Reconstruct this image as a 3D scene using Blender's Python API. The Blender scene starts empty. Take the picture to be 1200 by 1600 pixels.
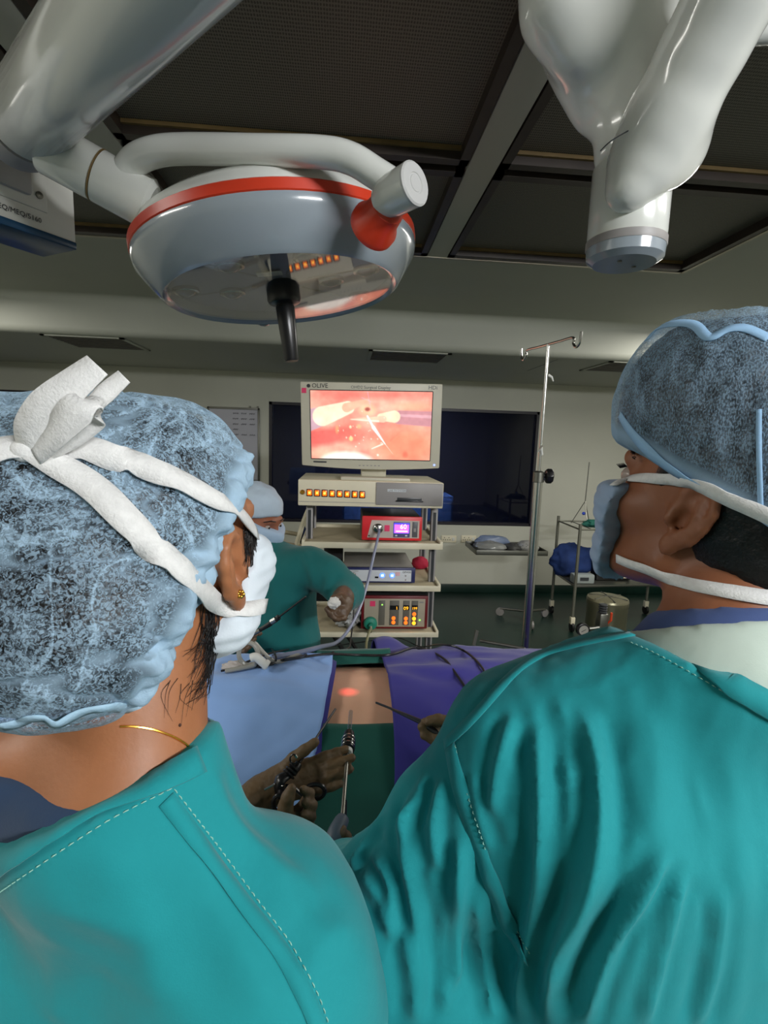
import bpy, bmesh, math, random
import numpy as np
from mathutils import Vector, Matrix, noise as mnoise
from mathutils.bvhtree import BVHTree
random.seed(7)
SC = bpy.context.scene
COL = SC.collection
PI = math.pi

# ---------------------------------------------------------------- camera
FPX = 800.0
CAM = np.array([0.0, 0.0, 1.68])
_yaw, _pit, _rol = [math.radians(a) for a in (4.7, 7.95, 1.9)]
FW = np.array([math.sin(_yaw)*math.cos(_pit), math.cos(_yaw)*math.cos(_pit), -math.sin(_pit)])
_r0 = np.array([math.cos(_yaw), -math.sin(_yaw), 0.0])
_u0 = np.cross(_r0, FW)
RT = _r0*math.cos(_rol) + _u0*math.sin(_rol)
UP = _u0*math.cos(_rol) - _r0*math.sin(_rol)
cd = bpy.data.cameras.new('camera')
cd.sensor_fit = 'HORIZONTAL'; cd.sensor_width = 36.0; cd.lens = 36.0*FPX/1200.0
cd.clip_start = 0.02; cd.clip_end = 60
cam = bpy.data.objects.new('camera', cd); COL.objects.link(cam)
M = Matrix.Identity(4)
for i in range(3):
    M[i][0] = RT[i]; M[i][1] = UP[i]; M[i][2] = -FW[i]; M[i][3] = CAM[i]
cam.matrix_world = M
SC.camera = cam

# ---------------------------------------------------------------- world, lights, exposure
w = bpy.data.worlds.new('world'); SC.world = w; w.use_nodes = True
w.node_tree.nodes['Background'].inputs[0].default_value = (0.5, 0.55, 0.6, 1)
w.node_tree.nodes['Background'].inputs[1].default_value = 0.02
SC.view_settings.view_transform = 'Standard'
SC.view_settings.look = 'None'
SC.view_settings.exposure = 0.18
SC.view_settings.gamma = 1.0
SC.view_settings.use_curve_mapping = False

def area(name, loc, target, sx, sy, power, col):
    l = bpy.data.lights.new(name, 'AREA'); l.shape = 'RECTANGLE'; l.size = sx; l.size_y = sy
    l.energy = power; l.color = col
    o = bpy.data.objects.new(name, l); COL.objects.link(o); o.location = loc
    d = Vector(target) - Vector(loc)
    o.rotation_euler = d.to_track_quat('-Z', 'Y').to_euler()
    return o
# ceiling luminaires of the theatre around the laminar-flow canopy (all switched on low)
WHT = (1.0, 0.97, 0.90)
area('ceiling_light_right', (2.15, 0.1, 2.55), (2.15, 0.1, 0), 0.6, 1.2, 22, WHT)
area('ceiling_light_left', (-2.3, 0.2, 2.55), (-2.3, 0.2, 0), 0.6, 1.2, 40, WHT)
area('ceiling_light_far_right', (2.6, 3.0, 2.55), (2.6, 3.0, 0), 0.6, 1.2, 38, WHT)
area('ceiling_light_far_left', (-2.6, 2.9, 2.55), (-2.6, 2.9, 0), 0.6, 1.2, 18, WHT)
# unseen key light, added high at the right behind the camera
area('rear_key_light', (1.7, -1.75, 2.57), (0.2, 0.5, 1.4), 1.3, 0.2, 112, (0.97, 0.98, 1.0))

# ---------------------------------------------------------------- pixel helpers (reference frame 1200 x 1600)
def RAY(x, y): return FW + RT*((x-600)/FPX) + UP*((800-y)/FPX)
def P(x, y, d): return CAM + RAY(x, y)*d
def atY(x, y, Y):
    d = RAY(x, y); return CAM + d*((Y-CAM[1])/d[1])
def atZ(x, y, Z):
    d = RAY(x, y); return CAM + d*((Z-CAM[2])/d[2])
def V(a): return Vector((float(a[0]), float(a[1]), float(a[2])))
def nrm(a):
    a = np.array(a, float); return a/np.linalg.norm(a)

# ---------------------------------------------------------------- materials
def lin(c):
    return tuple(((v/255.0)/12.92 if v/255.0 <= 0.04045 else ((v/255.0+0.055)/1.055)**2.4) for v in c)
MATS = {}
def mat(name, rgb, rough=0.5, metal=0.0, spec=0.5, bump=None, var=None, emit=None, sheen=0.0, coat=0.0, sss=0.0, srgb=True):
    if name in MATS: return MATS[name]
    m = bpy.data.materials.new(name); m.use_nodes = True
    nt = m.node_tree; b = nt.nodes['Principled BSDF']
    c = lin(rgb) if srgb else rgb
    b.inputs['Base Color'].default_value = (*c, 1)
    b.inputs['Roughness'].default_value = rough
    b.inputs['Metallic'].default_value = metal
    b.inputs['Specular IOR Level'].default_value = spec
    if sheen: b.inputs['Sheen Weight'].default_value = sheen
    if coat: b.inputs['Coat Weight'].default_value = coat; b.inputs['Coat Roughness'].default_value = 0.08
    if sss:
        b.inputs['Subsurface Weight'].default_value = sss
        b.inputs['Subsurface Radius'].default_value = (0.012, 0.005, 0.003)
        b.inputs['Subsurface Scale'].default_value = 0.4
    tc = nt.nodes.new('ShaderNodeTexCoord')
    if var:      # (scale, amount) soft colour mottling
        n = nt.nodes.new('ShaderNodeTexNoise'); n.inputs['Scale'].default_value = var[0]; n.inputs['Detail'].default_value = 5
        nt.links.new(tc.outputs['Object'], n.inputs['Vector'])
        r = nt.nodes.new('ShaderNodeMapRange'); r.inputs['From Min'].default_value = 0.3; r.inputs['From Max'].default_value = 0.7
        r.inputs['To Min'].default_value = 1-var[1]; r.inputs['To Max'].default_value = 1+var[1]
        nt.links.new(n.outputs['Fac'], r.inputs['Value'])
        mx = nt.nodes.new('ShaderNodeVectorMath'); mx.operation = 'SCALE'
        mx.inputs[0].default_value = c
        nt.links.new(r.outputs[0], mx.inputs['Scale'])
        nt.links.new(mx.outputs[0], b.inputs['Base Color'])
    if bump:     # (scale, strength, distance)
        n2 = nt.nodes.new('ShaderNodeTexNoise'); n2.inputs['Scale'].default_value = bump[0]; n2.inputs['Detail'].default_value = 4
        nt.links.new(tc.outputs['Object'], n2.inputs['Vector'])
        bp = nt.nodes.new('ShaderNodeBump'); bp.inputs['Strength'].default_value = bump[1]
        bp.inputs['Distance'].default_value = bump[2] if len(bump) > 2 else 0.002
        nt.links.new(n2.outputs['Fac'], bp.inputs['Height']); nt.links.new(bp.outputs[0], b.inputs['Normal'])
    if emit:
        b.inputs['Emission Color'].default_value = (*lin(emit[0]), 1); b.inputs['Emission Strength'].default_value = emit[1]
    MATS[name] = m
    return m

WALL = mat('wall_paint', (196, 196, 182), 0.55, var=(1.3, 0.05), bump=(60, 0.05))
CEIL = mat('ceiling_paint', (170, 172, 160), 0.6, var=(1.0, 0.05))
FLOORM = mat('green_vinyl_floor', (20, 46, 38), 0.36, var=(3.0, 0.18))
SKIRT = mat('green_cove_skirting', (16, 42, 34), 0.35)
FRAMED = mat('dark_frame', (52, 44, 38), 0.4, var=(6, 0.3))
SEAL = mat('yellowed_sealant', (120, 98, 58), 0.6, var=(8, 0.2))
WHITE = mat('white_enamel', (222, 224, 218), 0.16, coat=0.5)
WHITE2 = mat('white_powder_coat', (214, 214, 206), 0.4)
GREYE = mat('blue_grey_enamel', (150, 160, 168), 0.2, coat=0.6)
ORANGE = mat('orange_red_plastic', (205, 58, 30), 0.35)
DKGREY = mat('dark_grey_plastic', (58, 60, 62), 0.35)
BLACK = mat('black_plastic', (22, 22, 24), 0.3)
BLACKM = mat('matt_black', (16, 16, 18), 0.7)
STEEL = mat('stainless_steel', (190, 190, 186), 0.22, 1.0, bump=(40, 0.02))
STEELD = mat('dull_steel', (120, 120, 112), 0.4, 0.9)
CREAM = mat('cream_powder_coat', (226, 218, 192), 0.42, var=(9, 0.04))
BEIGE = mat('beige_shelf_laminate', (182, 170, 142), 0.5, var=(12, 0.06))
GREYP = mat('warm_grey_plastic', (150, 146, 144), 0.45)
MONB = mat('monitor_bezel', (205, 200, 180), 0.45)
REDBOX = mat('red_panel', (222, 44, 52), 0.4)
DKRED = mat('dark_red_trim', (110, 22, 28), 0.4)
NAVY = mat('navy_trim', (36, 42, 92), 0.4)
LWHITE = mat('light_panel', (214, 218, 222), 0.4)
PINKST = mat('pink_sticker', (235, 60, 110), 0.6)
BLUEFILM = mat('blue_film', (32, 70, 100), 0.3)
TEXTD = mat('dark_print', (50, 50, 52), 0.6)
TEXTG = mat('grey_print', (120, 122, 118), 0.6)
LBLUE_E = mat('blue_backlit_button', (90, 130, 240), 0.4, emit=((80, 130, 255), 1.6))
AMBER_E = mat('amber_lamp', (250, 170, 40), 0.4, emit=((255, 176, 40), 1.6))
ORNG_E = mat('orange_lamp', (250, 110, 30), 0.4, emit=((255, 110, 30), 1.3))
GREEN_E = mat('green_lamp', (160, 255, 90), 0.4, emit=((160, 255, 90), 1.3))
PURP_E = mat('violet_display', (190, 90, 240), 0.4, emit=((208, 110, 250), 1.0))
BLUED_E = mat('blue_display_edge', (70, 60, 220), 0.4, emit=((80, 70, 240), 0.8))
WHITE_E = mat('white_display_digit', (250, 220, 250), 0.4, emit=((255, 225, 250), 1.3))
BLUELED = mat('blue_led', (110, 130, 250), 0.4, emit=((120, 140, 255), 2.5))

def nodemat(name):
    m = bpy.data.materials.new(name); m.use_nodes = True; m.node_tree.nodes.clear(); MATS[name] = m
    nt = m.node_tree; out = nt.nodes.new('ShaderNodeOutputMaterial')
    return m, nt, out
def N(nt, t, **kw):
    n = nt.nodes.new(t)
    for k, v in kw.items():
        if k.startswith('i_'):
            key = k[2:].replace('_', ' ')
            n.inputs[int(key) if key.isdigit() else key].default_value = v
        else: setattr(n, k, v)
    return n

# perforated filter sheet: fine regular holes
def perforated():
    m, nt, out = nodemat('perforated_filter_sheet')
    b = N(nt, 'ShaderNodeBsdfPrincipled', i_Roughness=0.55)
    tc = N(nt, 'ShaderNodeTexCoord')
    mp = N(nt, 'ShaderNodeMapping'); mp.inputs['Scale'].default_value = (150, 84, 1)
    nt.links.new(tc.outputs['Object'], mp.inputs['Vector'])
    v = N(nt, 'ShaderNodeTexVoronoi', i_Scale=1.0, i_Randomness=0.12); v.voronoi_dimensions = '2D'
    nt.links.new(mp.outputs[0], v.inputs['Vector'])
    r = N(nt, 'ShaderNodeValToRGB'); r.color_ramp.elements[0].position = 0.28; r.color_ramp.elements[1].position = 0.4
    r.color_ramp.elements[0].color = (*lin((66, 63, 55)), 1); r.color_ramp.elements[1].color = (*lin((112, 108, 96)), 1)
    nt.links.new(v.outputs['Distance'], r.inputs['Fac'])
    nt.links.new(r.outputs[0], b.inputs['Base Color']); nt.links.new(b.outputs[0], out.inputs[0])
    return m
PERF = perforated()

def glassy(name, tint, gloss=0.12, ior=1.5, rough=0.03):
    m, nt, out = nodemat(name)
    t = N(nt, 'ShaderNodeBsdfTransparent'); t.inputs[0].default_value = (*tint, 1)
    g = N(nt, 'ShaderNodeBsdfGlossy', i_Roughness=rough); g.inputs[0].default_value = (1, 1, 1, 1)
    lw = N(nt, 'ShaderNodeLayerWeight', i_Blend=.5)
    pw = N(nt, 'ShaderNodeMath', operation='POWER'); pw.inputs[1].default_value = 5.0; nt.links.new(lw.outputs['Facing'], pw.inputs[0])
    a = N(nt, 'ShaderNodeMath', operation='MULTIPLY_ADD'); a.inputs[1].default_value = .9; a.inputs[2].default_value = gloss; a.use_clamp = True
    nt.links.new(pw.outputs[0], a.inputs[0])
    mx = N(nt, 'ShaderNodeMixShader')
    nt.links.new(a.outputs[0], mx.inputs[0]); nt.links.new(t.outputs[0], mx.inputs[1]); nt.links.new(g.outputs[0], mx.inputs[2])
    nt.links.new(mx.outputs[0], out.inputs[0])
    return m
WINGLASS = glassy('dark_window_glass', (0.20, 0.21, 0.27), 0.03)
LAMPGLASS = glassy('lamp_cover_glass', (0.95, 0.95, 0.96), 0.05)
CLEARPL = glassy('clear_plastic_film', (0.8, 0.85, 0.9), 0.1, rough=0.15)

# ---------------------------------------------------------------- mesh building
def frame(axis, ref=None):
    z = V(axis).normalized()
    r = Vector((0, 0, 1)) if ref is None else V(ref)
    if abs(z.dot(r.normalized())) > 0.98: r = Vector((1, 0, 0))
    x = r.cross(z).normalized(); y = z.cross(x)
    return x, y, z
class MB:
    def __init__(s): s.v = []; s.f = []; s.mi = []
    def add(s, vs, fs, mi=0):
        o = len(s.v); s.v += [tuple(float(c) for c in p) for p in vs]; s.f += [tuple(i+o for i in f) for f in fs]; s.mi += [mi]*len(fs)
        return s
    def box(s, a, b, mi=0):
        x0, y0, z0 = [min(a[i], b[i]) for i in range(3)]; x1, y1, z1 = [max(a[i], b[i]) for i in range(3)]
        return s.add([(x0,y0,z0),(x1,y0,z0),(x1,y1,z0),(x0,y1,z0),(x0,y0,z1),(x1,y0,z1),(x1,y1,z1),(x0,y1,z1)],
                     [(0,3,2,1),(4,5,6,7),(0,1,5,4),(1,2,6,5),(2,3,7,6),(3,0,4,7)], mi)
    def obox(s, c, ax, ay, az, mi=0):     # centre and three half-axis vectors
        c, ax, ay, az = [np.array(q, float) for q in (c, ax, ay, az)]
        vs = [c+ax*i+ay*j+az*k for k in (-1,1) for i, j in ((-1,-1),(1,-1),(1,1),(-1,1))]
        return s.add(vs, [(0,3,2,1),(4,5,6,7),(0,1,5,4),(1,2,6,5),(2,3,7,6),(3,0,4,7)], mi)
    def tube(s, pts, rad, n=12, caps=True, flat=1.0):
        pts = [V(p) for p in pts]; m = len(pts)
        if not hasattr(rad, '__len__'): rad = [rad]*m
        tang = []
        for i in range(m):
            t = pts[min(i+1, m-1)] - pts[max(i-1, 0)]
            tang.append(t.normalized() if t.length > 1e-9 else Vector((0,0,1)))
        x, y, z = frame(tang[0]); vs = []; fs = []
        for i in range(m):
            if i > 0:
                q = tang[i-1].rotation_difference(tang[i]); x = q @ x
            x = (x - tang[i]*x.dot(tang[i])).normalized(); y = tang[i].cross(x)
            for k in range(n):
                a = 2*PI*k/n; vs.append(pts[i] + (x*math.cos(a) + y*math.sin(a)*flat)*rad[i])
        for i in range(m-1):
            for k in range(n):
                fs.append((i*n+k, i*n+(k+1)%n, (i+1)*n+(k+1)%n, (i+1)*n+k))
        if caps:
            fs.append(tuple(reversed(range(n)))); fs.append(tuple((m-1)*n+k for k in range(n)))
        return s.add(vs, fs)
    def lathe(s, origin, axis, prof, n=32, ref=None, caps=True):   # prof: (radius, height along axis)
        x, y, z = frame(axis, ref); o = V(origin); vs = []; fs = []; m = len(prof)
        for r, h in prof:
            for k in range(n):
                a = 2*PI*k/n; vs.append(o + z*h + (x*math.cos(a) + y*math.sin(a))*max(r, 1e-5))
        for i in range(m-1):
            for k in range(n):
                fs.append((i*n+k, i*n+(k+1)%n, (i+1)*n+(k+1)%n, (i+1)*n+k))
        if caps: fs.append(tuple(reversed(range(n)))); fs.append(tuple((m-1)*n+k for k in range(n)))
        return s.add(vs, fs)
    def grid(s, fn, nu, nv, thick=None):                # fn(u,v) -> point, u,v in 0..1
        vs = [fn(i/(nu-1), j/(nv-1)) for i in range(nu) for j in range(nv)]
        fs = [(i*nv+j, (i+1)*nv+j, (i+1)*nv+j+1, i*nv+j+1) for i in range(nu-1) for j in range(nv-1)]
        return s.add(vs, fs)
    def ball(s, c, r, n=16, m=10):
        if not hasattr(r, '__len__'): r = (r, r, r)
        vs = []; fs = []
        for i in range(1, m):
            t = PI*i/m
            for k in range(n):
                a = 2*PI*k/n
                vs.append((c[0]+r[0]*math.sin(t)*math.cos(a), c[1]+r[1]*math.sin(t)*math.sin(a), c[2]+r[2]*math.cos(t)))
        for i in range(m-2):
            for k in range(n): fs.append((i*n+k, (i+1)*n+k, (i+1)*n+(k+1)%n, i*n+(k+1)%n))
        vs += [(c[0], c[1], c[2]+r[2]), (c[0], c[1], c[2]-r[2])]; a, b = len(vs)-2, len(vs)-1
        for k in range(n):
            fs.append((a, k, (k+1)%n)); fs.append((b, (m-2)*n+(k+1)%n, (m-2)*n+k))
        return s.add(vs, fs)
    def build(s, name, material, parent=None, bevel=0.0, smooth=35, seg=2, solid=0.0, subsurf=0):
        me = bpy.data.meshes.new(name); me.from_pydata(s.v, [], s.f); me.update()
        bm = bmesh.new(); bm.from_mesh(me)
        bmesh.ops.remove_doubles(bm, verts=bm.verts, dist=1e-6)
        bmesh.ops.recalc_face_normals(bm, faces=bm.faces)
        if solid: bmesh.ops.solidify(bm, geom=bm.faces[:], thickness=solid)
        if bevel:
            ed = [e for e in bm.edges if len(e.link_faces) == 2 and e.calc_face_angle(0) > 0.6]
            bmesh.ops.bevel(bm, geom=ed, offset=bevel, segments=seg, affect='EDGES', profile=0.5, clamp_overlap=True)
        bm.to_mesh(me); bm.free()
        return link(name, me, material, parent, smooth, subsurf)
def link(name, me, material, parent=None, smooth=35, subsurf=0):
    if smooth:
        me.shade_smooth()
        if smooth < 180: me.set_sharp_from_angle(angle=math.radians(smooth))
    o = bpy.data.objects.new(name, me); COL.objects.link(o)
    for mm in (material if isinstance(material, (list, tuple)) else [material]): me.materials.append(mm)
    if parent is not None: o.parent = parent
    if subsurf:
        md = o.modifiers.new('subdivision', 'SUBSURF'); md.levels = subsurf; md.render_levels = subsurf
    return o
def tag(o, label=None, cat=None, group=None, kind=None):
    if label: o['label'] = label
    if cat: o['category'] = cat
    if group: o['group'] = group
    if kind: o['kind'] = kind
    return o
def thing(name, label, cat, loc=(0,0,0), group=None):
    o = bpy.data.objects.new(name, None); COL.objects.link(o); o['base'] = [float(c) for c in loc]
    o.empty_display_size = 0.05
    return tag(o, label, cat, group)
def bx(name, a, b, m, parent=None, bevel=0.0): return MB().box(a, b).build(name, m, parent, bevel)
def struct(name, mb, m, parent=None, **kw):
    o = mb.build(name, m, parent, **kw)
    if parent is None: o['kind'] = 'structure'
    return o
def spline(pts, n=8, closed=False):
    pts = [np.array(p, float) for p in pts]; out = []
    m = len(pts)
    for i in range(m-1):
        p0 = pts[max(i-1, 0)]; p1 = pts[i]; p2 = pts[i+1]; p3 = pts[min(i+2, m-1)]
        for k in range(n):
            t = k/n
            out.append(0.5*((2*p1)+(-p0+p2)*t+(2*p0-5*p1+4*p2-p3)*t*t+(-p0+3*p1-3*p2+p3)*t**3))
    out.append(pts[-1]); return out
def text(name, s, size, origin, xax, yax, m, parent, align='LEFT', lift=0.0008):
    cu = bpy.data.curves.new(name, 'FONT'); cu.body = s; cu.size = size; cu.align_x = align; cu.resolution_u = 2; cu.extrude = 0.0002
    o = bpy.data.objects.new(name, cu); COL.objects.link(o)
    dg = bpy.context.evaluated_depsgraph_get(); me = bpy.data.meshes.new_from_object(o.evaluated_get(dg))
    bpy.data.objects.remove(o)
    x = V(xax).normalized(); y = V(yax).normalized(); z = x.cross(y).normalized(); y = z.cross(x)
    T = Matrix(((x[0],y[0],z[0],origin[0]+z[0]*lift),(x[1],y[1],z[1],origin[1]+z[1]*lift),(x[2],y[2],z[2],origin[2]+z[2]*lift),(0,0,0,1)))
    me.transform(T); me.name = name
    return link(name, me, m, parent, 0)

# ================================================================ THE ROOM
X0, X1, Y0, Y1, H, HS, YB = -3.6, 3.9, -2.6, 5.55, 2.60, 2.34, 3.84
floor = struct('floor', MB().box((X0-.1, Y0-.1, -0.1), (X1+.1, Y1+2.2, 0)), FLOORM)
WX0, WX1, WZ0, WZ1 = -0.79, 2.13, 0.775, 2.045
LX1, LZ0, LZ1 = -2.88, 1.0, 2.06
mb = MB()
T = 0.12
mb.box((X0, Y1, 0), (X1, Y1+T, LZ0-0.0)) if False else None
def wallpiece(x0, x1, z0, z1): mb.box((x0, Y1, z0), (x1, Y1+T, z1))
wallpiece(LX1, WX0, 0, H); wallpiece(WX0, WX1, 0, WZ0); wallpiece(WX0, WX1, WZ1, H); wallpiece(WX1, X1, 0, H)
wallpiece(X0, LX1, 0, LZ0); wallpiece(X0, LX1, LZ1, H)
wall_back = struct('wall_back', mb, WALL)
struct('wall_left', MB().box((X0-T, Y0, 0), (X0, Y1+T, H)), WALL)
struct('wall_right', MB().box((X1, Y0, 0), (X1+T, Y1+T, H)), WALL)
struct('wall_rear', MB().box((X0, Y0-T, 0), (X1, Y0, H)), WALL)
mb = MB().box((X0, Y1-0.02, 0), (X1, Y1-0.0005, 0.10))
struct('baseboard_back', mb, SKIRT, bevel=0.008)
struct('baseboard_right', MB().box((X1-0.02, Y0, 0), (X1-0.0005, Y1-0.02, 0.10)), SKIRT, bevel=0.008)
struct('baseboard_left', MB().box((X0+0.0005, Y0, 0), (X0+0.02, Y1-0.02, 0.10)), SKIRT, bevel=0.008)
# adjoining dark corridor behind the glass
struct('wall_corridor', MB().box((X0, Y1+1.7, 0), (X1, Y1+1.8, H)).box((X0, Y1+T, H-.2), (X1, Y1+1.7, H-.1)), mat('corridor_paint', (86, 80, 92), 0.7))
area('corridor_fill_light', (0.6, Y1+0.27, 2.25), (0.6, Y1+0.45, 0), 0.6, 0.12, 110, (0.6, 0.75, 1.0))  # unseen light added to brighten the blue cabinet behind the glass
# windows
def window(name, x0, x1, z0, z1, nmul):
    fm = mat('window_frame_dark', (30, 26, 34), 0.4)
    m = MB(); t = 0.03
    for a, b in (((x0, z0), (x1, z0+t)), ((x0, z1-t), (x1, z1)), ((x0, z0), (x0+t, z1)), ((x1-t, z0), (x1, z1))):
        m.box((a[0], Y1-0.004, a[1]), (b[0], Y1+0.08, b[1]))
    o = struct(name, m, fm)
    for k in range(nmul):
        xa = x0+(x1-x0)*k/nmul; xb = x0+(x1-x0)*(k+1)/nmul
        bx('pane', (xa+t*.5, Y1+0.04, z0+t*.5), (xb-t*.5, Y1+0.046, z1-t*.5), WINGLASS, o)
    return o
window('window_1', WX0, WX1, WZ0, WZ1, 1)
window('window_2', X0, LX1, LZ0, LZ1, 1)
t = thing('blue_glow_panel', 'blue glowing panel added for the glow behind the left window', 'screen', (-3.36, Y1+.42, 1.2))
bx('glow_case', (-3.56, Y1+.40, 1.38), (-3.18, Y1+.44, 1.74), BLACK, t, .006)
bx('glow_panel', (-3.54, Y1+.396, 1.40), (-3.20, Y1+.401, 1.72), mat('blue_panel_glow', (60, 120, 255), .4, emit=((60, 120, 255), 4.0)), t)  # made-up glowing panel, gives the blue glow in the left window
bx('stand', (-3.42, Y1+.40, 0.0), (-3.32, Y1+.46, 1.40), BLACK, t, .006)

# ceiling: slab, recessed laminar-flow canopy, bulkhead with coved edges and low soffit
CX0, CX1, CY0, CY1 = -2.2, 1.735, -0.8, 2.70
mb = MB()
mb.box((X0, Y0, H), (X1, CY0, H+.1)); mb.box((X0, CY1, H), (X1, YB+.1, H+.1))
mb.box((X0, CY0, H), (CX0, CY1, H+.1)); mb.box((CX1, CY0, H), (X1, CY1, H+.1))
mb.box((CX0, CY0, H+.09), (CX1, CY1, H+.13))
ceiling = struct('ceiling', mb, CEIL)
beams = [(-2.2, -2.1), (-0.85, -0.74), (0.395, 0.495)]
for a, b in beams[1:]:
    bx('ceiling_beam', (a, CY0, H-0.002), (b, CY1, H+.09), CEIL, ceiling, 0.002)
cells_x = [(-2.08, -0.86), (-0.735, 0.39), (0.50, 1.73)]
cells_y = [(CY0+.01, 0.46), (0.47, 1.80), (1.92, CY1-.01)]
cells_y = [(-0.70, 0.50), (0.54, 1.83), (1.87, 2.68)]
for xa, xb in cells_x:
    for ya, yb in cells_y:
        p = MB().box((xa, ya, H+.035), (xb, yb, H+.05)).build('filter_panel', PERF, ceiling)
        for a, b in (((xa, ya), (xb, ya+.035)), ((xa, yb-.035), (xb, yb)), ((xa, ya), (xa+.03, yb)), ((xb-.03, ya), (xb, yb))):
            bx('frame_bar', (a[0], a[1], H-.004), (b[0], b[1], H+.034), FRAMED, p)
        bx('sealant_bead', (xa+.03, yb-.047, H+.022), (xb-.03, yb-.036, H+.034), SEAL, p)
        bx('sealant_bead', (xa+.03, ya+.036, H+.022), (xb-.03, ya+.044, H+.034), SEAL, p)
bx('canopy_trim', (CX0, CY1-.012, H-.006), (CX1+.01, CY1+.004, H+.004), mat('aluminium_trim', (176, 170, 150), 0.35, 0.6), ceiling)
bx('canopy_trim', (CX1-.004, CY0, H-.006), (CX1+.012, CY1, H+.004), MATS['aluminium_trim'], ceiling)
# bulkhead profile extruded along x
prof = [(Y1-.001, HS), (YB+.09, HS)]
for k in range(7):
    a = PI/2*k/6; prof.append((YB+.05-.05*math.sin(a)-.0, HS+.05-.05*math.cos(a)))
for k in range(7):
    a = PI/2*k/6; prof.append((YB-.06+.06*math.cos(a), H-.06+.06*math.sin(a)))
prof += [(YB-.06, H+.02), (Y1-.001, H+.02)]
n = len(prof); vs = [(x, y, z) for x in (X0, X1) for (y, z) in prof]
fs = [(i, (i+1) % n, n+(i+1) % n, n+i) for i in range(n)] + [tuple(range(n)), tuple(range(2*n-1, n-1, -1))]
struct('trim_bulkhead', MB().add(vs, fs), CEIL, smooth=30)
# soffit air grilles
GRIL = mat('grille_grey', (96, 92, 86), 0.6)
def grille(x0, x1, y0, y1, label):
    t = thing('ceiling_vent', label, 'vent', (x0, y0, HS-.01), 'vents in the low soffit')
    m = MB()
    for a, b in (((x0, y0), (x1, y0+.03)), ((x0, y1-.03), (x1, y1)), ((x0, y0), (x0+.03, y1)), ((x1-.03, y0), (x1, y1))):
        m.box((a[0], a[1], HS-.008), (b[0], b[1], HS))
    m.build('vent_frame', CEIL, t)
    bx('vent_backing', (x0+.02, y0+.02, HS-.003), (x1-.02, y1-.02, HS-.0005), GRIL, t)
    k = 0; y = y0+.06
    while y < y1-.05:
        bx('slat', (x0+.03, y, HS-.007), (x1-.03, y+.022, HS-.003), GRIL, t); y += .05
grille(.17, .79, 3.90, 4.40, 'square grey air vent in the soffit above the display')
grille(-2.14, -1.575, 3.90, 4.42, 'grey air vent in the soffit above the bow of the cap')
grille(2.02, 2.62, 3.90, 4.42, 'air vent in the soffit right of the drip stand')
m = MB()
m.box((1.62, 3.95, HS-.0015), (1.628, 4.60, HS)); 
struct('trim_soffit_joint', m, DKGREY)

# wall sockets
def sockets(px, label):
    a = atY(px, 842, Y1)
    t = thing('socket_plate', label, 'socket', a)
    bx('plate', (a[0]-.085, Y1-.012, a[2]-.04), (a[0]+.085, Y1-.0005, a[2]+.04), CREAM, t, .004)
    for k in (-.05, 0.0):
        for dx, dz in ((0, .016), (-.012, -.008), (.012, -.008)):
            MB().lathe((a[0]+k+dx, Y1-.0135, a[2]+dz), (0, 1, 0), [(.005, 0), (.005, .003)], 10).build('socket_hole', BLACKM, t)
    bx('switch', (a[0]+.035, Y1-.016, a[2]-.018), (a[0]+.065, Y1-.012, a[2]+.018), WHITE2, t, .002)
sockets(701, 'cream socket plate on the wall next to the cart')
sockets(732, 'cream socket plate on the wall behind the wrapped tray')

# whiteboard beside the window
a = np.array([-1.42, Y1, 1.97]); b = np.array([-0.885, Y1, 1.2])
t = thing('whiteboard', 'small whiteboard with handwritten notes hung left of the dark window', 'whiteboard', (-1.15, Y1-.02, 1.2))
bx('board', (a[0], Y1-.012, b[2]), (b[0], Y1-.0005, a[2]), mat('whiteboard_surface', (176, 176, 186), 0.25), t)
for q in (((a[0], a[2]-.02), (b[0], a[2])), ((a[0], b[2]), (b[0], b[2]+.02)), ((a[0], b[2]), (a[0]+.02, a[2])), ((b[0]-.02, b[2]), (b[0], a[2]))):
    bx('frame_bar', (q[0][0], Y1-.02, q[0][1]), (q[1][0], Y1-.0005, q[1][1]), STEELD, t, .003)
for dx in (-.10, -.02):
    bx('hanger', (b[0]+dx-.008, Y1-.022, a[2]), (b[0]+dx+.008, Y1-.001, a[2]+.02), STEELD, t)
for i in range(5):       # illegible handwritten lines
    for k in range(3):
        if i == 3 and k: continue
        x0 = -1.16+k*.085; z0 = 1.91-i*.055
        pts = [(x0+.0035*q, Y1-.0135, z0+.007*math.sin(q*2.3+i+k)+.004*math.sin(q*5.1)) for q in range(17)]
        MB().tube(pts, .0017, 5).build('handwriting', TEXTD, t)
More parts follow.
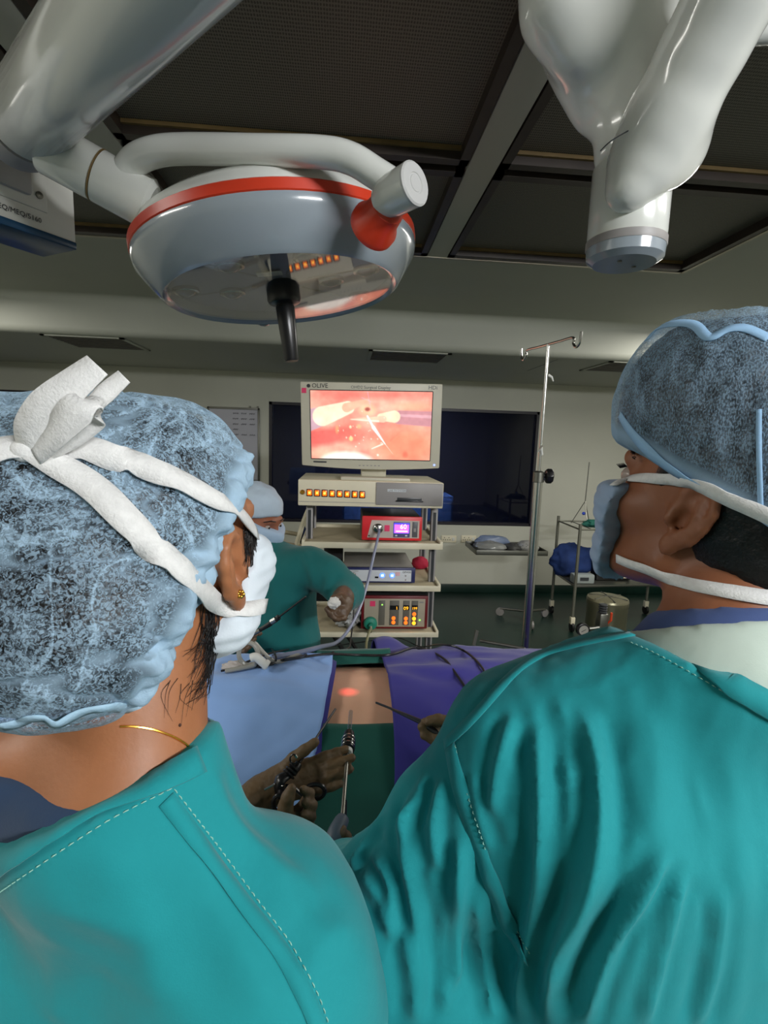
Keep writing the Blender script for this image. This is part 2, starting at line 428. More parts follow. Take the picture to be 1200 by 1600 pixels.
# ================================================================ ENDOSCOPY CART
YC = 2.35; YCB = YC+0.42
def fx(px, py, Y=YC): return float(atY(px, py, Y)[0])
def fz(px, py, Y=YC): return float(atY(px, py, Y)[2])
cart = thing('equipment_cart', 'cream endoscopy equipment cart with open shelves and grey posts', 'cart', (0.12, YC+.2, 0))
XL, XR = fx(478, 800), fx(688, 800)
shelf_z = {}
XRs = XR+.0
for nm, (pa, pb), th in (('a', ((478, 845), (688, 851.5)), .022), ('b', ((486, 911), (685, 919)), .020), ('c', ((496, 985), (680, 991)), .017)):
    z = 0.5*(fz(*pa)+fz(*pb)); shelf_z[nm] = z
    sh = MB().box((XL-.012, YC, z-th), (XRs+.012, YCB, z)).build('shelf', BEIGE, cart, .004)
    for a, b in (((XL-.018, YC-.012, z-th-.004), (XRs+.018, YC+.004, z+.003)),
                 ((XL-.018, YC-.01, z-th-.004), (XL-.004, YCB, z+.012)), ((XRs+.004, YC-.01, z-th-.004), (XRs+.018, YCB, z+.012)),
                 ((XL-.018, YCB-.012, z-th-.004), (XRs+.018, YCB+.004, z+.016))):
        bx('rim', a, b, CREAM, sh, .003)
zb = 0.22
sh = MB().box((XL-.012, YC, zb-.02), (XRs+.012, YCB, zb)).build('shelf', BEIGE, cart, .004)
bx('rim', (XL-.018, YC-.012, zb-.025), (XRs+.018, YC+.004, zb+.003), CREAM, sh, .003)
zt = fz(580, 792)
for x in (XL+.012, XRs-.012):
    for y in (YC+.09, YCB-.03):
        bx('post', (x-.016, y-.016, .12), (x+.016, y+.016, zt-.012), GREYP, cart, .004)
        bx('post_track', (x-.007, y-.0175, .16), (x+.007, y-.0155, zt-.03), DKGREY, cart)
        MB().box((x-.012, y-.03, .075), (x+.012, y+.03, .12)).build('castor_fork', DKGREY, cart, .004)
        MB().lathe((x-.01, y, .045), (1, 0, 0), [(.02, -.004), (.045, 0), (.045, .02), (.02, .024)], 20).build('castor_wheel', BLACK, cart)
# top console with switches and drawer
cx0, cx1 = fx(466, 768), fx(692, 776); cz0 = zt; cz1 = fz(580, 751.5)
con = MB().box((cx0, YC-.01, cz0), (cx1, YCB+.02, cz1)).build('console', CREAM, cart, .005)
xd = fx(587, 775)
bx('drawer', (xd, YC-.018, cz0+.012), (cx1-.004, YC+.02, cz1-.004), GREYP, con, .004)
bx('handle_slot', (fx(620, 778), YC-.0205, fz(640, 780.5)-.004), (fx(658, 778), YC-.0175, fz(640, 780.5)+.010), DKGREY, con, .001)
bx('handle_lip', (fx(618, 778), YC-.026, fz(640, 780.5)-.008), (fx(660, 778), YC-.018, fz(640, 780.5)-.003), BLACK, con, .001)
bx('label_plate', (fx(605, 766), YC-.0195, fz(620, 766)-.006), (fx(634, 766), YC-.0175, fz(620, 766)+.006), LWHITE, con)
text('lettering', 'LIVE TV SYSTEM', .0115, (fx(606.5, 766), YC-.0197, fz(620, 766)-.004), (1, 0, 0), (0, 0, 1), TEXTG, con)
bx('console_seam', (cx0+.004, YC-.0108, cz0+.018), (xd-.003, YC-.0095, cz0+.0205), GREYP, con)
MB().lathe((fx(472.9, 768), YC-.018, fz(472.9, 768.5)), (0, 1, 0), [(.008, 0), (.011, .003), (.011, .008)], 16).build('key_switch', mat('brass', (200, 150, 60), 0.3, 0.9), con)
for i in range(8):
    px = 484 + i*11.7; py = 769.2+i*.45
    x, z = fx(px, py), fz(px, py)
    b = bx('rocker_switch', (x-.0135, YC-.016, z-.0165), (x+.0135, YC-.0095, z+.0165), mat('switch_bezel', (70, 26, 14), 0.4), con, .002)
    bx('switch_lens', (x-.0095, YC-.019, z-.012), (x+.0095, YC-.0155, z+.012), mat('orange_switch_lens', (255, 120, 20), .3, emit=((255, 108, 14), .95)), b, .002)
    bx('switch_glow', (x-.005, YC-.0195, z-.005), (x+.005, YC-.0188, z+.005), mat('yellow_switch_core', (255, 190, 60), .3, emit=((255, 196, 80), 1.6)), b)
con_top = cz1

# display on the console
mon = thing('display', 'cream framed surgical display showing a pink laparoscopic picture', 'monitor', (0.12, YC+.1, con_top))
MT, MBm = YC-.02, YC+.03           # leans forward a little: top nearer
def mp(px, py, off=0.0):           # point on the tilted display face
    t = (py-597)/136.0; Y = MT+(MBm-MT)*t
    q = atY(px, py, Y); return q+np.array([0, off, off*0.14])
TL, TR, BL, BR = (469, 596), (692, 600), (471.8, 727), (686.5, 732)
def bil(u, v):
    a = np.array(TL)*(1-u)+np.array(TR)*u; b = np.array(BL)*(1-u)+np.array(BR)*u
    return a*(1-v)+b*v
# body: front outline with curved chin, extruded back
out = [bil(0, 0), bil(1, 0), bil(1, 1)]
for k in range(1, 12):
    u = 1-k/12; q = bil(u, 1); out.append(q+np.array([0, 4.5*math.sin(PI*(1-u))]))
out.append(bil(0, 1))
fr = [mp(*q) for q in out]; n = len(fr)
bk = [p+np.array([0, .045, .004]) for p in fr]
MB().add(fr+bk, [tuple(range(n)), tuple(range(2*n-1, n-1, -1))]+[(i, (i+1) % n, n+(i+1) % n, n+i) for i in range(n)]).build('housing', MONB, mon, .006)
def mpb(q, off): return mp(q[0], q[1], off)
bkc = (mp(579, 660)+np.array([0, .075, 0]))
MB().obox(bkc, (.2, 0, 0), (0, .035, 0), (0, .003, .13)).build('rear_cover', MONB, mon, .02)
STL, STR, SBL, SBR = (484, 609), (676.5, 612), (486.3, 716.5), (671.8, 720)
def sbil(u, v):
    a = np.array(STL)*(1-u)+np.array(STR)*u; b = np.array(SBL)*(1-u)+np.array(SBR)*u
    return a*(1-v)+b*v
# screen picture: colours computed on a fine grid
NU, NV = 200, 116
U, W_ = np.meshgrid(np.linspace(0, 1, NU), np.linspace(0, 1, NV), indexing='ij')
rng = np.random.RandomState(3)
def fbm(x, y, s, oct=4, seed=0):
    r = np.random.RandomState(seed); o = np.zeros_like(x); amp = 1
    for k in range(oct):
        g = r.rand(64, 64); xx = (x*s) % 63; yy = (y*s) % 63
        i = xx.astype(int); j = yy.astype(int); fxx = xx-i; fyy = yy-j
        fxx = fxx*fxx*(3-2*fxx); fyy = fyy*fyy*(3-2*fyy)
        i1 = (i+1) % 64; j1 = (j+1) % 64
        o += amp*((g[i, j]*(1-fxx)+g[i1, j]*fxx)*(1-fyy)+(g[i, j1]*(1-fxx)+g[i1, j1]*fxx)*fyy-.5); amp *= .5; s *= 2
    return o
n1 = fbm(U*1.7, W_, 4, 4, 1); n2 = fbm(U*1.7, W_, 9, 3, 2)
img = np.zeros((NU, NV, 3))
base = np.array([255, 168, 146.]); dark = np.array([226, 112, 102.]); lightc = np.array([255, 206, 180.])
tt = np.clip(.5+n1*1.1, 0, 1)[..., None]
img[:] = dark*(1-tt)+lightc*tt; img = img*.55+base*.45
def paint(mask, col):
    global img
    m = np.clip(mask, 0, 1)[..., None]; img = img*(1-m)+np.array(col, float)*m
def blob(cu, cv, ru, rv, rot=0, soft=.35):
    x = (U-cu)*1.77; y = (W_-cv); c, s = math.cos(rot), math.sin(rot)
    q = np.sqrt(((x*c+y*s)/(ru*1.77))**2+((-x*s+y*c)/rv)**2); return np.clip((1-q)/soft, 0, 1)
def bar(u0, v0, u1, v1, w0, w1, soft=.012):
    ax, ay, bx_, by = u0*1.77, v0, u1*1.77, v1; x = U*1.77; y = W_
    dx, dy = bx_-ax, by-ay; t = np.clip(((x-ax)*dx+(y-ay)*dy)/(dx*dx+dy*dy), 0, 1)
    d = np.hypot(x-ax-dx*t, y-ay-dy*t); return np.clip((w0+(w1-w0)*t-d)/soft, 0, 1)
paint(blob(.8, .8, .36, .38, 0, .6)*.8, (252, 140, 108)); paint(blob(.10, .68, .30, .16, -.12, .5)*.85, (220, 98, 92))
paint(blob(.35, .62, .22, .24, .2, .6)*.6, (222, 104, 92)); paint(blob(.5, .06, .6, .1, 0, .8)*.6, (226, 108, 98))
paint(blob(.85, .22, .25, .1, 0, .8)*.7, (255, 186, 150)); paint(blob(.06, .92, .2, .1, 0, .8)*.7, (255, 190, 160))
paint(blob(.3, 1.06, .26, .2, 0, .25), (255, 240, 226))
paint(bar(-.05, .46, .06, .40, .17, .15), (196, 160, 170)); paint(bar(.10, .38, .31, .25, .15, .10), (255, 226, 196))
paint(bar(.30, .25, .47, .14, .075, .03), (252, 178, 150)); paint(bar(1.05, .40, .73, .38, .12, .105), (198, 140, 146))
paint(bar(1.05, .37, .74, .35, .03, .025)*.7, (226, 176, 184)); paint(bar(.69, .37, .58, .38, .095, .06), (255, 224, 190))
paint(bar(.60, .41, .33, .42, .055, .012), (255, 200, 172)); paint(bar(.56, .44, .34, .42, .02, .01), (255, 230, 210))
paint(blob(.47, .28, .09, .11, 0, .5)*.6, (255, 206, 160)); paint(blob(.47, .27, .03, .04, 0, .6), (170, 90, 80))
paint(bar(.47, .37, .52, .53, .018, .022), (255, 246, 255)); paint(bar(.52, .53, .62, .77, .032, .012), (255, 252, 252))
paint(bar(.62, .77, .69, .92, .010, .005), (255, 220, 205)); paint(bar(.51, .84, .60, .77, .012, .016), (255, 240, 225))
paint(bar(.47, .02, .50, .3, .008, .006)*.8, (240, 180, 225)); paint(bar(.42, .1, .50, .16, .008, .006)*.7, (240, 180, 235))
paint(blob(.335, .7, .022, .045, 0, .5), (255, 210, 150)); paint(blob(.33, .53, .014, .03, 0, .5), (255, 220, 180)); paint(blob(.4, .52, .03, .05, 0, .7)*.7, (255, 190, 140))
paint(blob(.22, .57, .02, .08, 0, .6)*.6, (255, 180, 120)); paint(blob(.56, .93, .012, .02, 0, .6), (255, 230, 210))
paint(bar(.66, .72, .76, .56, .006, .004)*.7, (196, 96, 84)); paint(blob(.79, .92, .03, .06, 0, .6)*.5, (226, 96, 78))
for k in range(26):
    paint(blob(.22+.4*rng.rand(), .25+.6*rng.rand(), .004+.006*rng.rand(), .008+.012*rng.rand(), 0, .6)*.8, (255, 226, 206))
img = np.clip(img*(1+n2[..., None]*.10), 0, 255)/255.
lin_img = np.where(img <= .04045, img/12.92, ((img+.055)/1.055)**2.4)
mb = MB().grid(lambda u, v: mpb(sbil(u, v), -.0012), NU, NV)
me = bpy.data.meshes.new('screen'); me.from_pydata(mb.v, [], mb.f); me.update()
ca = me.color_attributes.new('picture', 'FLOAT_COLOR', 'POINT')
arr = np.ones((NU*NV, 4)); arr[:, :3] = lin_img.reshape(-1, 3); ca.data.foreach_set('color', arr.ravel())
m, nt, outn = nodemat('screen_picture')
at = N(nt, 'ShaderNodeAttribute'); at.attribute_name = 'picture'
em = N(nt, 'ShaderNodeEmission', i_Strength=1.25); nt.links.new(at.outputs['Color'], em.inputs[0])
gl = N(nt, 'ShaderNodeBsdfGlossy', i_Roughness=.2); gl.inputs[0].default_value = (.03, .03, .03, 1)
ad = N(nt, 'ShaderNodeAddShader'); nt.links.new(em.outputs[0], ad.inputs[0]); nt.links.new(gl.outputs[0], ad.inputs[1]); nt.links.new(ad.outputs[0], outn.inputs[0])
link('screen', me, m, mon, 0)
for a, b in (((0, 0), (1, 0)), ((1, 0), (1, 1)), ((1, 1), (0, 1)), ((0, 1), (0, 0))):
    pa = mpb(sbil(*a), -.0005); pb = mpb(sbil(*b), -.0005)
    MB().tube([pa, pb], .0022, 6).build('screen_edge', DKGREY, mon)
mx_ = mp(600, 600)-mp(500, 598); my_ = mp(480, 600)-mp(480.5, 620)
def mtext(nm, s, px, py, size, m): text(nm, s, size, mp(px, py, -.0004), mx_, my_, m, mon)
mtext('lettering', 'OLIVE', 487, 605.5, .027, TEXTD)
mtext('lettering', 'OHD2 Surgical Display', 548, 607, .019, TEXTG)
mtext('lettering', 'HDi', 669, 608.5, .025, TEXTG)
MB().lathe(mp(482, 602.5, -.0012), (0, 1, 0), [(.0075, 0), (.0085, .0012)], 14).build('maker_badge', TEXTD, mon)
q = mp(475, 610, -.001); MB().obox(q, (.010, 0, 0), (0, .0006, 0), (0, 0, .011)).build('sticker', PINKST, mon)
q = mp(500, 721.5, -.0008); MB().obox(q, (.030, 0, 0), (0, .0006, 0), (0, 0, .0035)).build('sticker', DKGREY, mon)
q = mp(678.5, 726.5, -.001); MB().lathe(q, (0, 1, 0), [(.004, 0), (.005, .001)], 10).build('power_light', BLUELED, mon)
for k in range(6):
    q = mp(562+k*6, 727.2+k*.1, -.0006); MB().obox(q, (.004, 0, 0), (0, .0006, 0), (0, 0, .002)).build('menu_button', GREYP, mon)
a = (fx(530, 744)+fx(640, 748))/2
MB().box((a-.155, YC-.002, con_top), (a+.165, YC+.22, con_top+.016)).build('stand_foot', MONB, mon, .005)
MB().box((a-.06, YC+.09, con_top+.014), (a+.06, YC+.13, con_top+.2)).build('stand_neck', MONB, mon, .008)

# ---- red light source on the upper shelf
def device(name, label, cat, c0, c1, Yf, depth, zbot, body_m):
    x0 = fx(c0[0], (c0[1]+c1[1])/2, Yf); x1 = fx(c1[0], (c0[1]+c1[1])/2, Yf); z1 = fz((c0[0]+c1[0])/2, c0[1]+2, Yf)
    t = thing(name, label, cat, ((x0+x1)/2, Yf+depth/2, zbot))
    bx('case', (x0, Yf+.012, zbot+.008), (x1, Yf+depth, z1), body_m, t, .004)
    for fx_ in (x0+.03, x1-.03):
        for fy in (Yf+.04, Yf+depth-.04):
            MB().lathe((fx_, fy, zbot), (0, 0, 1), [(.01, 0), (.01, .009)], 10).build('foot', BLACK, t)
    return t, x0, x1, zbot+.006, z1
Yd = YC+.03
def fr_(x0, x1, z0, z1, u0, v0, u1, v1, y0, y1):     # sub-rectangle of a front face, v down
    return (x0+(x1-x0)*u0, y0, z1-(z1-z0)*v1), (x0+(x1-x0)*u1, y1, z1-(z1-z0)*v0)
L, x0, x1, z0, z1 = device('light_source', 'red fronted light source with violet number display on upper shelf', 'light source', (567, 806), (659.5, 809), Yd, .32, shelf_z['a'], BLACK)
fp = MB().box((x0-.003, Yd, z0), (x1+.003, Yd+.016, z1+.003)).build('front_panel', REDBOX, L, .006)
def quad(x0, x1, z0, z1, pts, Y, th=.002):
    vs = [(x0+(x1-x0)*u, Y, z1-(z1-z0)*v) for u, v in pts]; n = len(vs)
    return MB().add(vs+[(a, b+th, c) for a, b, c in vs], [tuple(range(n)), tuple(range(2*n-1, n-1, -1))]+[(i, (i+1) % n, n+(i+1) % n, n+i) for i in range(n)])
quad(x0, x1, z0, z1, [(.15, .14), (.96, .14), (.96, .88), (.08, .88)], Yd-.002, .003).build('fascia', mat('light_grey_fascia', (196, 186, 176), .45), L)
a, b = fr_(x0, x1, z0, z1, .52, .2, .80, .85, Yd-.004, Yd); bx('display_bezel', a, b, mat('slate_bezel', (84, 88, 130), .4), L, .001)
a, b = fr_(x0, x1, z0, z1, .525, .24, .79, .68, Yd-.0052, Yd-.003); bx('display_border', a, b, BLUED_E, L)
a, b = fr_(x0, x1, z0, z1, .535, .30, .78, .66, Yd-.006, Yd-.004); sc = bx('display_screen', a, b, PURP_E, L)
text('digits', '60', .033, (a[0]+.026, Yd-.0062, a[2]+.020), (1, 0, 0), (0, 0, 1), WHITE_E, sc)
bx('status_line', (a[0]+.008, Yd-.0064, a[2]+.006), (b[0]-.006, Yd-.0058, a[2]+.011), WHITE_E, sc)
for u in (.57, .74):
    a, b = fr_(x0, x1, z0, z1, u-.018, .74, u+.018, .80, Yd-.0055, Yd-.003); bx('key', a, b, LWHITE, L)
a, b = fr_(x0, x1, z0, z1, .84, .18, .93, .84, Yd-.004, Yd); bx('key_strip', a, b, mat('slate_strip', (92, 92, 96), .4), L, .001)
a, b = fr_(x0, x1, z0, z1, .865, .45, .905, .6, Yd-.005, Yd-.003); bx('key', a, b, GREYP, L)
a, b = fr_(x0, x1, z0, z1, .37, .34, .455, .60, Yd-.004, Yd-.001); bx('sticker', a, b, PINKST, L)
pc = (x0+(x1-x0)*.26, Yd, z1-(z1-z0)*.48)
MB().lathe(pc, (0, -1, 0), [(.024, 0), (.024, .012), (.020, .016), (.012, .018), (.011, .035), (.008, .036)], 24).build('cable_port', STEEL, L)
MB().lathe((x0+(x1-x0)*.11, Yd-.001, z1-(z1-z0)*.8), (0, -1, 0), [(.004, 0), (.003, .003)], 10).build('screw', BLACK, L)
light_port = np.array([pc[0], pc[1]-.036, pc[2]])

# ---- camera unit on the middle shelf
L, x0, x1, z0, z1 = device('camera_unit', 'grey camera control box with navy edged white front on middle shelf', 'camera unit', (538, 886), (648, 888), Yd, .36, shelf_z['b'], mat('light_grey_case', (168, 164, 158), .5))
bx('front_panel', (x0-.004, Yd, z0), (x1+.004, Yd+.016, z1+.003), NAVY, L, .003)
a, b = fr_(x0, x1, z0, z1, .02, .12, .955, .90, Yd-.002, Yd+.002); bx('fascia', a, b, LWHITE, L, .001)
for u in (.54, .68):
    MB().lathe((x0+(x1-x0)*u, Yd-.002, z1-(z1-z0)*.48), (0, -1, 0), [(.0125, 0), (.0125, .002), (.011, .003)], 20).build('lit_button', LBLUE_E, L)
    a, b = fr_(x0, x1, z0, z1, u-.02, .40, u+.02, .56, Yd-.0058, Yd-.0048); bx('button_icon', a, b, mat('pale_blue_icon', (190, 210, 255), .4, emit=((190, 210, 255), 1.4)), L)
a, b = fr_(x0, x1, z0, z1, .73, .24, .79, .5, Yd-.003, Yd-.001); bx('sticker', a, b, mat('pale_pink_sticker', (236, 190, 196), .5), L)
a, b = fr_(x0, x1, z0, z1, .435, .56, .485, .68, Yd-.003, Yd-.001); bx('usb_slot', a, b, BLACK, L)
text('lettering', 'OPVISE', .0135, (x0+(x1-x0)*.825, Yd-.0022, z1-(z1-z0)*.30), (1, 0, 0), (0, 0, 1), TEXTD, L)
for v in (.5, .78): MB().lathe((x0+(x1-x0)*.875, Yd-.002, z1-(z1-z0)*v), (0, -1, 0), [(.004, 0), (.003, .003)], 10).build('jack', GREYP, L)
a, b = fr_(x0, x1, z0, z1, .06, .19, .2, .215, Yd-.0025, Yd-.001); bx('small_print', a, b, GREYP, L)
pc = (x0+(x1-x0)*.13, Yd, z1-(z1-z0)*.46)
MB().lathe(pc, (0, -1, 0), [(.012, 0), (.012, .008), (.008, .010), (.008, .03)], 16).build('camera_plug', STEELD, L)
cam_port = np.array([pc[0], pc[1]-.03, pc[2]])

# ---- insufflator on the lower shelf
L, x0, x1, z0, z1 = device('insufflator', 'beige insufflator with dark red frame and glowing orange digits on lower shelf', 'insufflator', (566, 930), (668.5, 933), Yd, .36, shelf_z['c'], DKGREY)
bx('front_panel', (x0-.003, Yd, z0), (x1+.003, Yd+.016, z1+.003), DKRED, L, .005)
a, b = fr_(x0, x1, z0, z1, .035, .07, .965, .93, Yd-.002, Yd+.002); bx('fascia', a, b, mat('beige_fascia', (176, 166, 146), .45), L, .001)
colm = mat('grey_column', (104, 100, 90), .45)
for u0, u1 in ((.255, .35), (.42, .565), (.625, .725), (.755, .855)):
    a, b = fr_(x0, x1, z0, z1, u0, .12, u1, .88, Yd-.0035, Yd-.001); bx('indicator_column', a, b, colm, L, .0006)
a, b = fr_(x0, x1, z0, z1, .425, .27, .56, .40, Yd-.0045, Yd-.003); bx('readout', a, b, BLACK, L)
zr = z1-(z1-z0)*.395
text('digits', '1', .022, (x0+(x1-x0)*.515, Yd-.0048, zr), (1, 0, .1), (0, 0, 1), AMBER_E, L)
a, b = fr_(x0, x1, z0, z1, .63, .26, .72, .41, Yd-.0045, Yd-.003); bx('readout', a, b, BLACK, L)
text('digits', '09', .024, (x0+(x1-x0)*.633, Yd-.0048, zr-.001), (1, 0, .03), (0, 0, 1), AMBER_E, L)
a, b = fr_(x0, x1, z0, z1, .76, .26, .85, .38, Yd-.0045, Yd-.003); bx('readout', a, b, BLACK, L)
text('digits', '199', .0175, (x0+(x1-x0)*.762, Yd-.0048, zr+.001), (1, 0, .03), (0, 0, 1), AMBER_E, L)
for u, v, m in ((.485, .66, ORNG_E), (.485, .79, ORNG_E), (.675, .67, ORNG_E), (.675, .80, ORNG_E), (.80, .53, ORNG_E), (.80, .67, AMBER_E), (.80, .81, AMBER_E)):
    MB().lathe((x0+(x1-x0)*u, Yd-.003, z1-(z1-z0)*v), (0, -1, 0), [(.0095, 0), (.0095, .002), (.007, .004)], 16).build('lit_button', m, L)
for u, v in ((.305, .25), (.89, .72)):
    MB().lathe((x0+(x1-x0)*u, Yd-.002, z1-(z1-z0)*v), (0, -1, 0), [(.0045, 0), (.003, .003)], 10).build('indicator', GREEN_E, L)
a, b = fr_(x0, x1, z0, z1, .12, .14, .2, .3, Yd-.003, Yd-.001); bx('sticker', a, b, PINKST, L)
a, b = fr_(x0, x1, z0, z1, .875, .15, .94, .19, Yd-.003, Yd-.001); bx('small_print', a, b, GREYP, L)
pc = np.array([x0+(x1-x0)*.135, Yd, z1-(z1-z0)*.80])
TEALP = mat('teal_plastic', (40, 140, 116), .4)
MB().lathe(pc, (0, -1, 0), [(.030, 0), (.032, .006), (.032, .02), (.027, .026), (.012, .03), (.010, .05)], 24).build('gas_filter', TEALP, L)
gas_port = pc+np.array([0, -.05, 0])

# ---- things lying about the cart
def blobby(name, c, r, m, amp=.25, freq=18, seed=0, label=None, cat=None, flatbase=None):
    mb = MB().ball((0, 0, 0), 1.0, 40, 26); vs = []
    for v in mb.v:
        p = Vector(v); k = 1+amp*mnoise.fractal(p*freq*.1+Vector((seed, 0, 0)), .9, 2.0, 4)+amp*.5*(abs(mnoise.noise(p*freq*.25+Vector((0, seed, 0)))))
        q = [c[i]+p[i]*r[i]*k for i in range(3)]
        if flatbase is not None: q[2] = max(q[2], flatbase)
        vs.append(q)
    mb.v = [tuple(v) for v in vs]
    o = mb.build(name, m, None, smooth=60)
    return tag(o, label, cat)
blobby('red_pouch', (fx(657, 869, YC+.34), YC+.34, shelf_z['b']+.03), (.045, .03, .036), mat('red_cloth', (176, 30, 60), .8), .12, 12, 3, 'crumpled red pouch at the back right of the middle shelf', 'pouch', shelf_z['b']+.001)
wp, nt, outn = nodemat('printed_plastic_bag')
b = N(nt, 'ShaderNodeBsdfPrincipled', i_Roughness=.35)
tc = N(nt, 'ShaderNodeTexCoord'); vo = N(nt, 'ShaderNodeTexVoronoi', i_Scale=55.0); nt.links.new(tc.outputs['Object'], vo.inputs['Vector'])
r = N(nt, 'ShaderNodeValToRGB'); r.color_ramp.elements[0].position = .2; r.color_ramp.elements[1].position = .34
r.color_ramp.elements[0].color = (*lin((70, 70, 68)), 1); r.color_ramp.elements[1].color = (*lin((150, 150, 146)), 1)
nt.links.new(vo.outputs['Distance'], r.inputs[0]); nt.links.new(r.outputs[0], b.inputs['Base Color']); nt.links.new(b.outputs[0], outn.inputs[0])
blobby('plastic_bag', (fx(543, 965, YC+.1), YC+.1, shelf_z['c']+.055), (.075, .09, .065), wp, .3, 22, 5, 'crumpled white printed plastic bag left of the insufflator', 'bag', shelf_z['c']+.001)
# black pouch hanging under the upper shelf
pt = thing('hanging_pouch', 'black pouch hanging by its straps under the upper shelf', 'pouch', (fx(520, 880, YC+.3), YC+.3, shelf_z['b']+.03))
xx = fx(521, 880, YC+.3)
MB().box((xx-.05, YC+.27, shelf_z['b']+.03), (xx+.05, YC+.33, shelf_z['b']+.13)).build('pouch_body', BLACKM, pt, .012)
for dx in (-.03, .03): MB().tube(spline([(xx+dx, YC+.3, shelf_z['b']+.125), (xx+dx*.6, YC+.3, shelf_z['b']+.18), (xx+dx*.4, YC+.3, shelf_z['a']-.024)]), .004, 6).build('strap', BLACKM, pt)

def cable(name, pts, r, m, label, cat='cable', n=10, sp=8):
    return tag(MB().tube(spline(pts, sp), r, n).build(name, m), label, cat)
CABG = mat('grey_blue_cable', (132, 140, 164), .35)
CABB = mat('black_cable', (24, 24, 28), .4)
# ================================================================ DRIP STAND
YI = 1.72
dp = thing('drip_stand', 'stainless steel drip stand with double hook and black knob', 'drip stand', tuple(atY(838, 900, YI)*np.array([1, 1, 0])))
top = atY(853, 538, YI); mid = atY(842, 738, YI)
px_, py_ = float(mid[0]), YI
ztop = float(top[2]); zmid = float(mid[2])
MB().tube([(px_, py_, zmid-.05), (px_, py_, ztop)], .0062, 14).build('inner_rod', STEEL, dp)
MB().tube([(px_, py_, .09), (px_, py_, zmid)], .0155, 18).build('outer_tube', STEEL, dp)
MB().lathe((px_, py_, zmid-.035), (0, 0, 1), [(.0155, 0), (.019, .002), (.019, .035), (.010, .040)], 18).build('clamp_collar', STEELD, dp)
kd = nrm((RT[0], RT[1], 0)); kc = np.array([px_, py_, zmid-.012])
MB().lathe(kc, kd, [(.007, .012), (.007, .022), (.022, .024), (.026, .030), (.026, .044), (.020, .048)], 8).build('knob', BLACK, dp, .002)
pl = atZ(813, 549, ztop); pr = atZ(900, 525, ztop)
bd = nrm(np.array([pr[0]-pl[0], pr[1]-pl[1], 0])); bc = np.array([px_, py_, ztop])
def hk(s): 
    e = bc+bd*.125*s
    return spline([bc+bd*.0*s, bc+bd*.06*s, e, e+bd*.004*s+np.array([0, 0, -.018]), e+bd*.018*s+np.array([0, 0, -.031]), e+bd*.034*s+np.array([0, 0, -.02]), e+bd*.038*s+np.array([0, 0, .012])], 6)
for s in (-1, 1): MB().tube(hk(s), .0042, 10).build('hook', STEEL, dp)
MB().tube([(px_+.005, py_-.004, zmid+.06), (px_-.004, py_-.012, zmid+.085), (px_-.012, py_-.008, zmid+.07)], [.004, .008, .003], 8).build('tape', WHITE2, dp)
MB().tube([(px_+.004, py_-.008, ztop-.10), (px_+.016, py_-.010, ztop-.107), (px_+.022, py_-.010, ztop-.12)], [.005, .004, .002], 8).build('tape', WHITE2, dp)
MB().lathe((px_, py_, .075), (0, 0, 1), [(.05, 0), (.05, .02), (.03, .04)], 20).build('hub', STEELD, dp)
for k in range(5):
    a = k*2*PI/5+.3; ex, ey = px_+.27*math.cos(a), py_+.27*math.sin(a)
    MB().tube([(px_, py_, .09), (px_+.14*math.cos(a), py_+.14*math.sin(a), .085), (ex, ey, .06)], .012, 8).build('base_leg', STEELD, dp)
    MB().lathe((ex, ey, .028), (-math.sin(a), math.cos(a), 0), [(.012, -.01), (.028, -.008), (.028, .008), (.012, .01)], 16).build('castor', BLACK, dp)

# ================================================================ WRAPPED INSTRUMENT TRAY ON A STAND
YT = 4.45
tz = float(atY(800, 868, YT)[2]); tx0, tx1 = float(atY(744, 862, YT)[0]), float(atY(856, 868, YT)[0])
ts = thing('instrument_stand', 'single post instrument stand holding a shallow steel tray by the back wall', 'stand', (tx1-.1, YT+.1, 0))
m = MB(); m.box((tx0, YT, tz), (tx1, YT+.42, tz+.008))
m.build('tray_base', STEELD, ts, .003)
for a, b in (((tx0, YT, tz), (tx1, YT+.006, tz+.045)), ((tx0, YT+.414, tz), (tx1, YT+.42, tz+.045)), ((tx0, YT, tz), (tx0+.006, YT+.42, tz+.045)), ((tx1-.006, YT, tz), (tx1, YT+.42, tz+.045))):
    bx('tray_rim', a, b, STEELD, ts, .002)
MB().tube([(tx1-.09, YT+.2, .08), (tx1-.09, YT+.2, tz)], .016, 12).build('post', STEELD, ts)
MB().tube([(tx1-.09, YT+.2, tz-.02), (tx0+.12, YT+.2, tz-.02)], .012, 8).build('support_arm', STEELD, ts)
for a in (0.4, 2.6, 4.6):
    ex, ey = tx1-.09+.25*math.cos(a), YT+.2+.25*math.sin(a)
    MB().tube([(tx1-.09, YT+.2, .09), (ex, ey, .075)], .013, 8).build('base_leg', STEELD, ts)
    MB().lathe((ex, ey, .04), (-math.sin(a), math.cos(a), 0), [(.015, -.012), (.04, -.01), (.04, .01), (.015, .012)], 16).build('castor', GREYP, ts)
random.seed(4)
def tray_item(nm, lab, c, r, m, seed, amp=.15):
    blobby(nm, c, r, m, amp, 16, seed, lab, 'package', c[2]-r[2]*.7)
tray_item('wrapped_pack', 'film wrapped instrument pack on the left of the steel tray', (tx0+.17, YT+.17, tz+.045), (.15, .11, .05), mat('film_silver', (150, 152, 150), .25, .3), 1)
tray_item('wrapped_pack', 'bluish wrapped pack at the back of the steel tray', (tx0+.24, YT+.33, tz+.065), (.16, .06, .06), mat('film_blue', (110, 124, 150), .3), 2)
tray_item('wrapped_pack', 'dark bundle in the middle of the steel tray', (tx0+.40, YT+.2, tz+.035), (.08, .1, .035), mat('dark_bundle', (60, 60, 58), .6), 3)
tray_item('wrapped_pack', 'white printed carton on the right of the steel tray', (tx1-.12, YT+.2, tz+.045), (.10, .12, .055), wp, 4, .06)

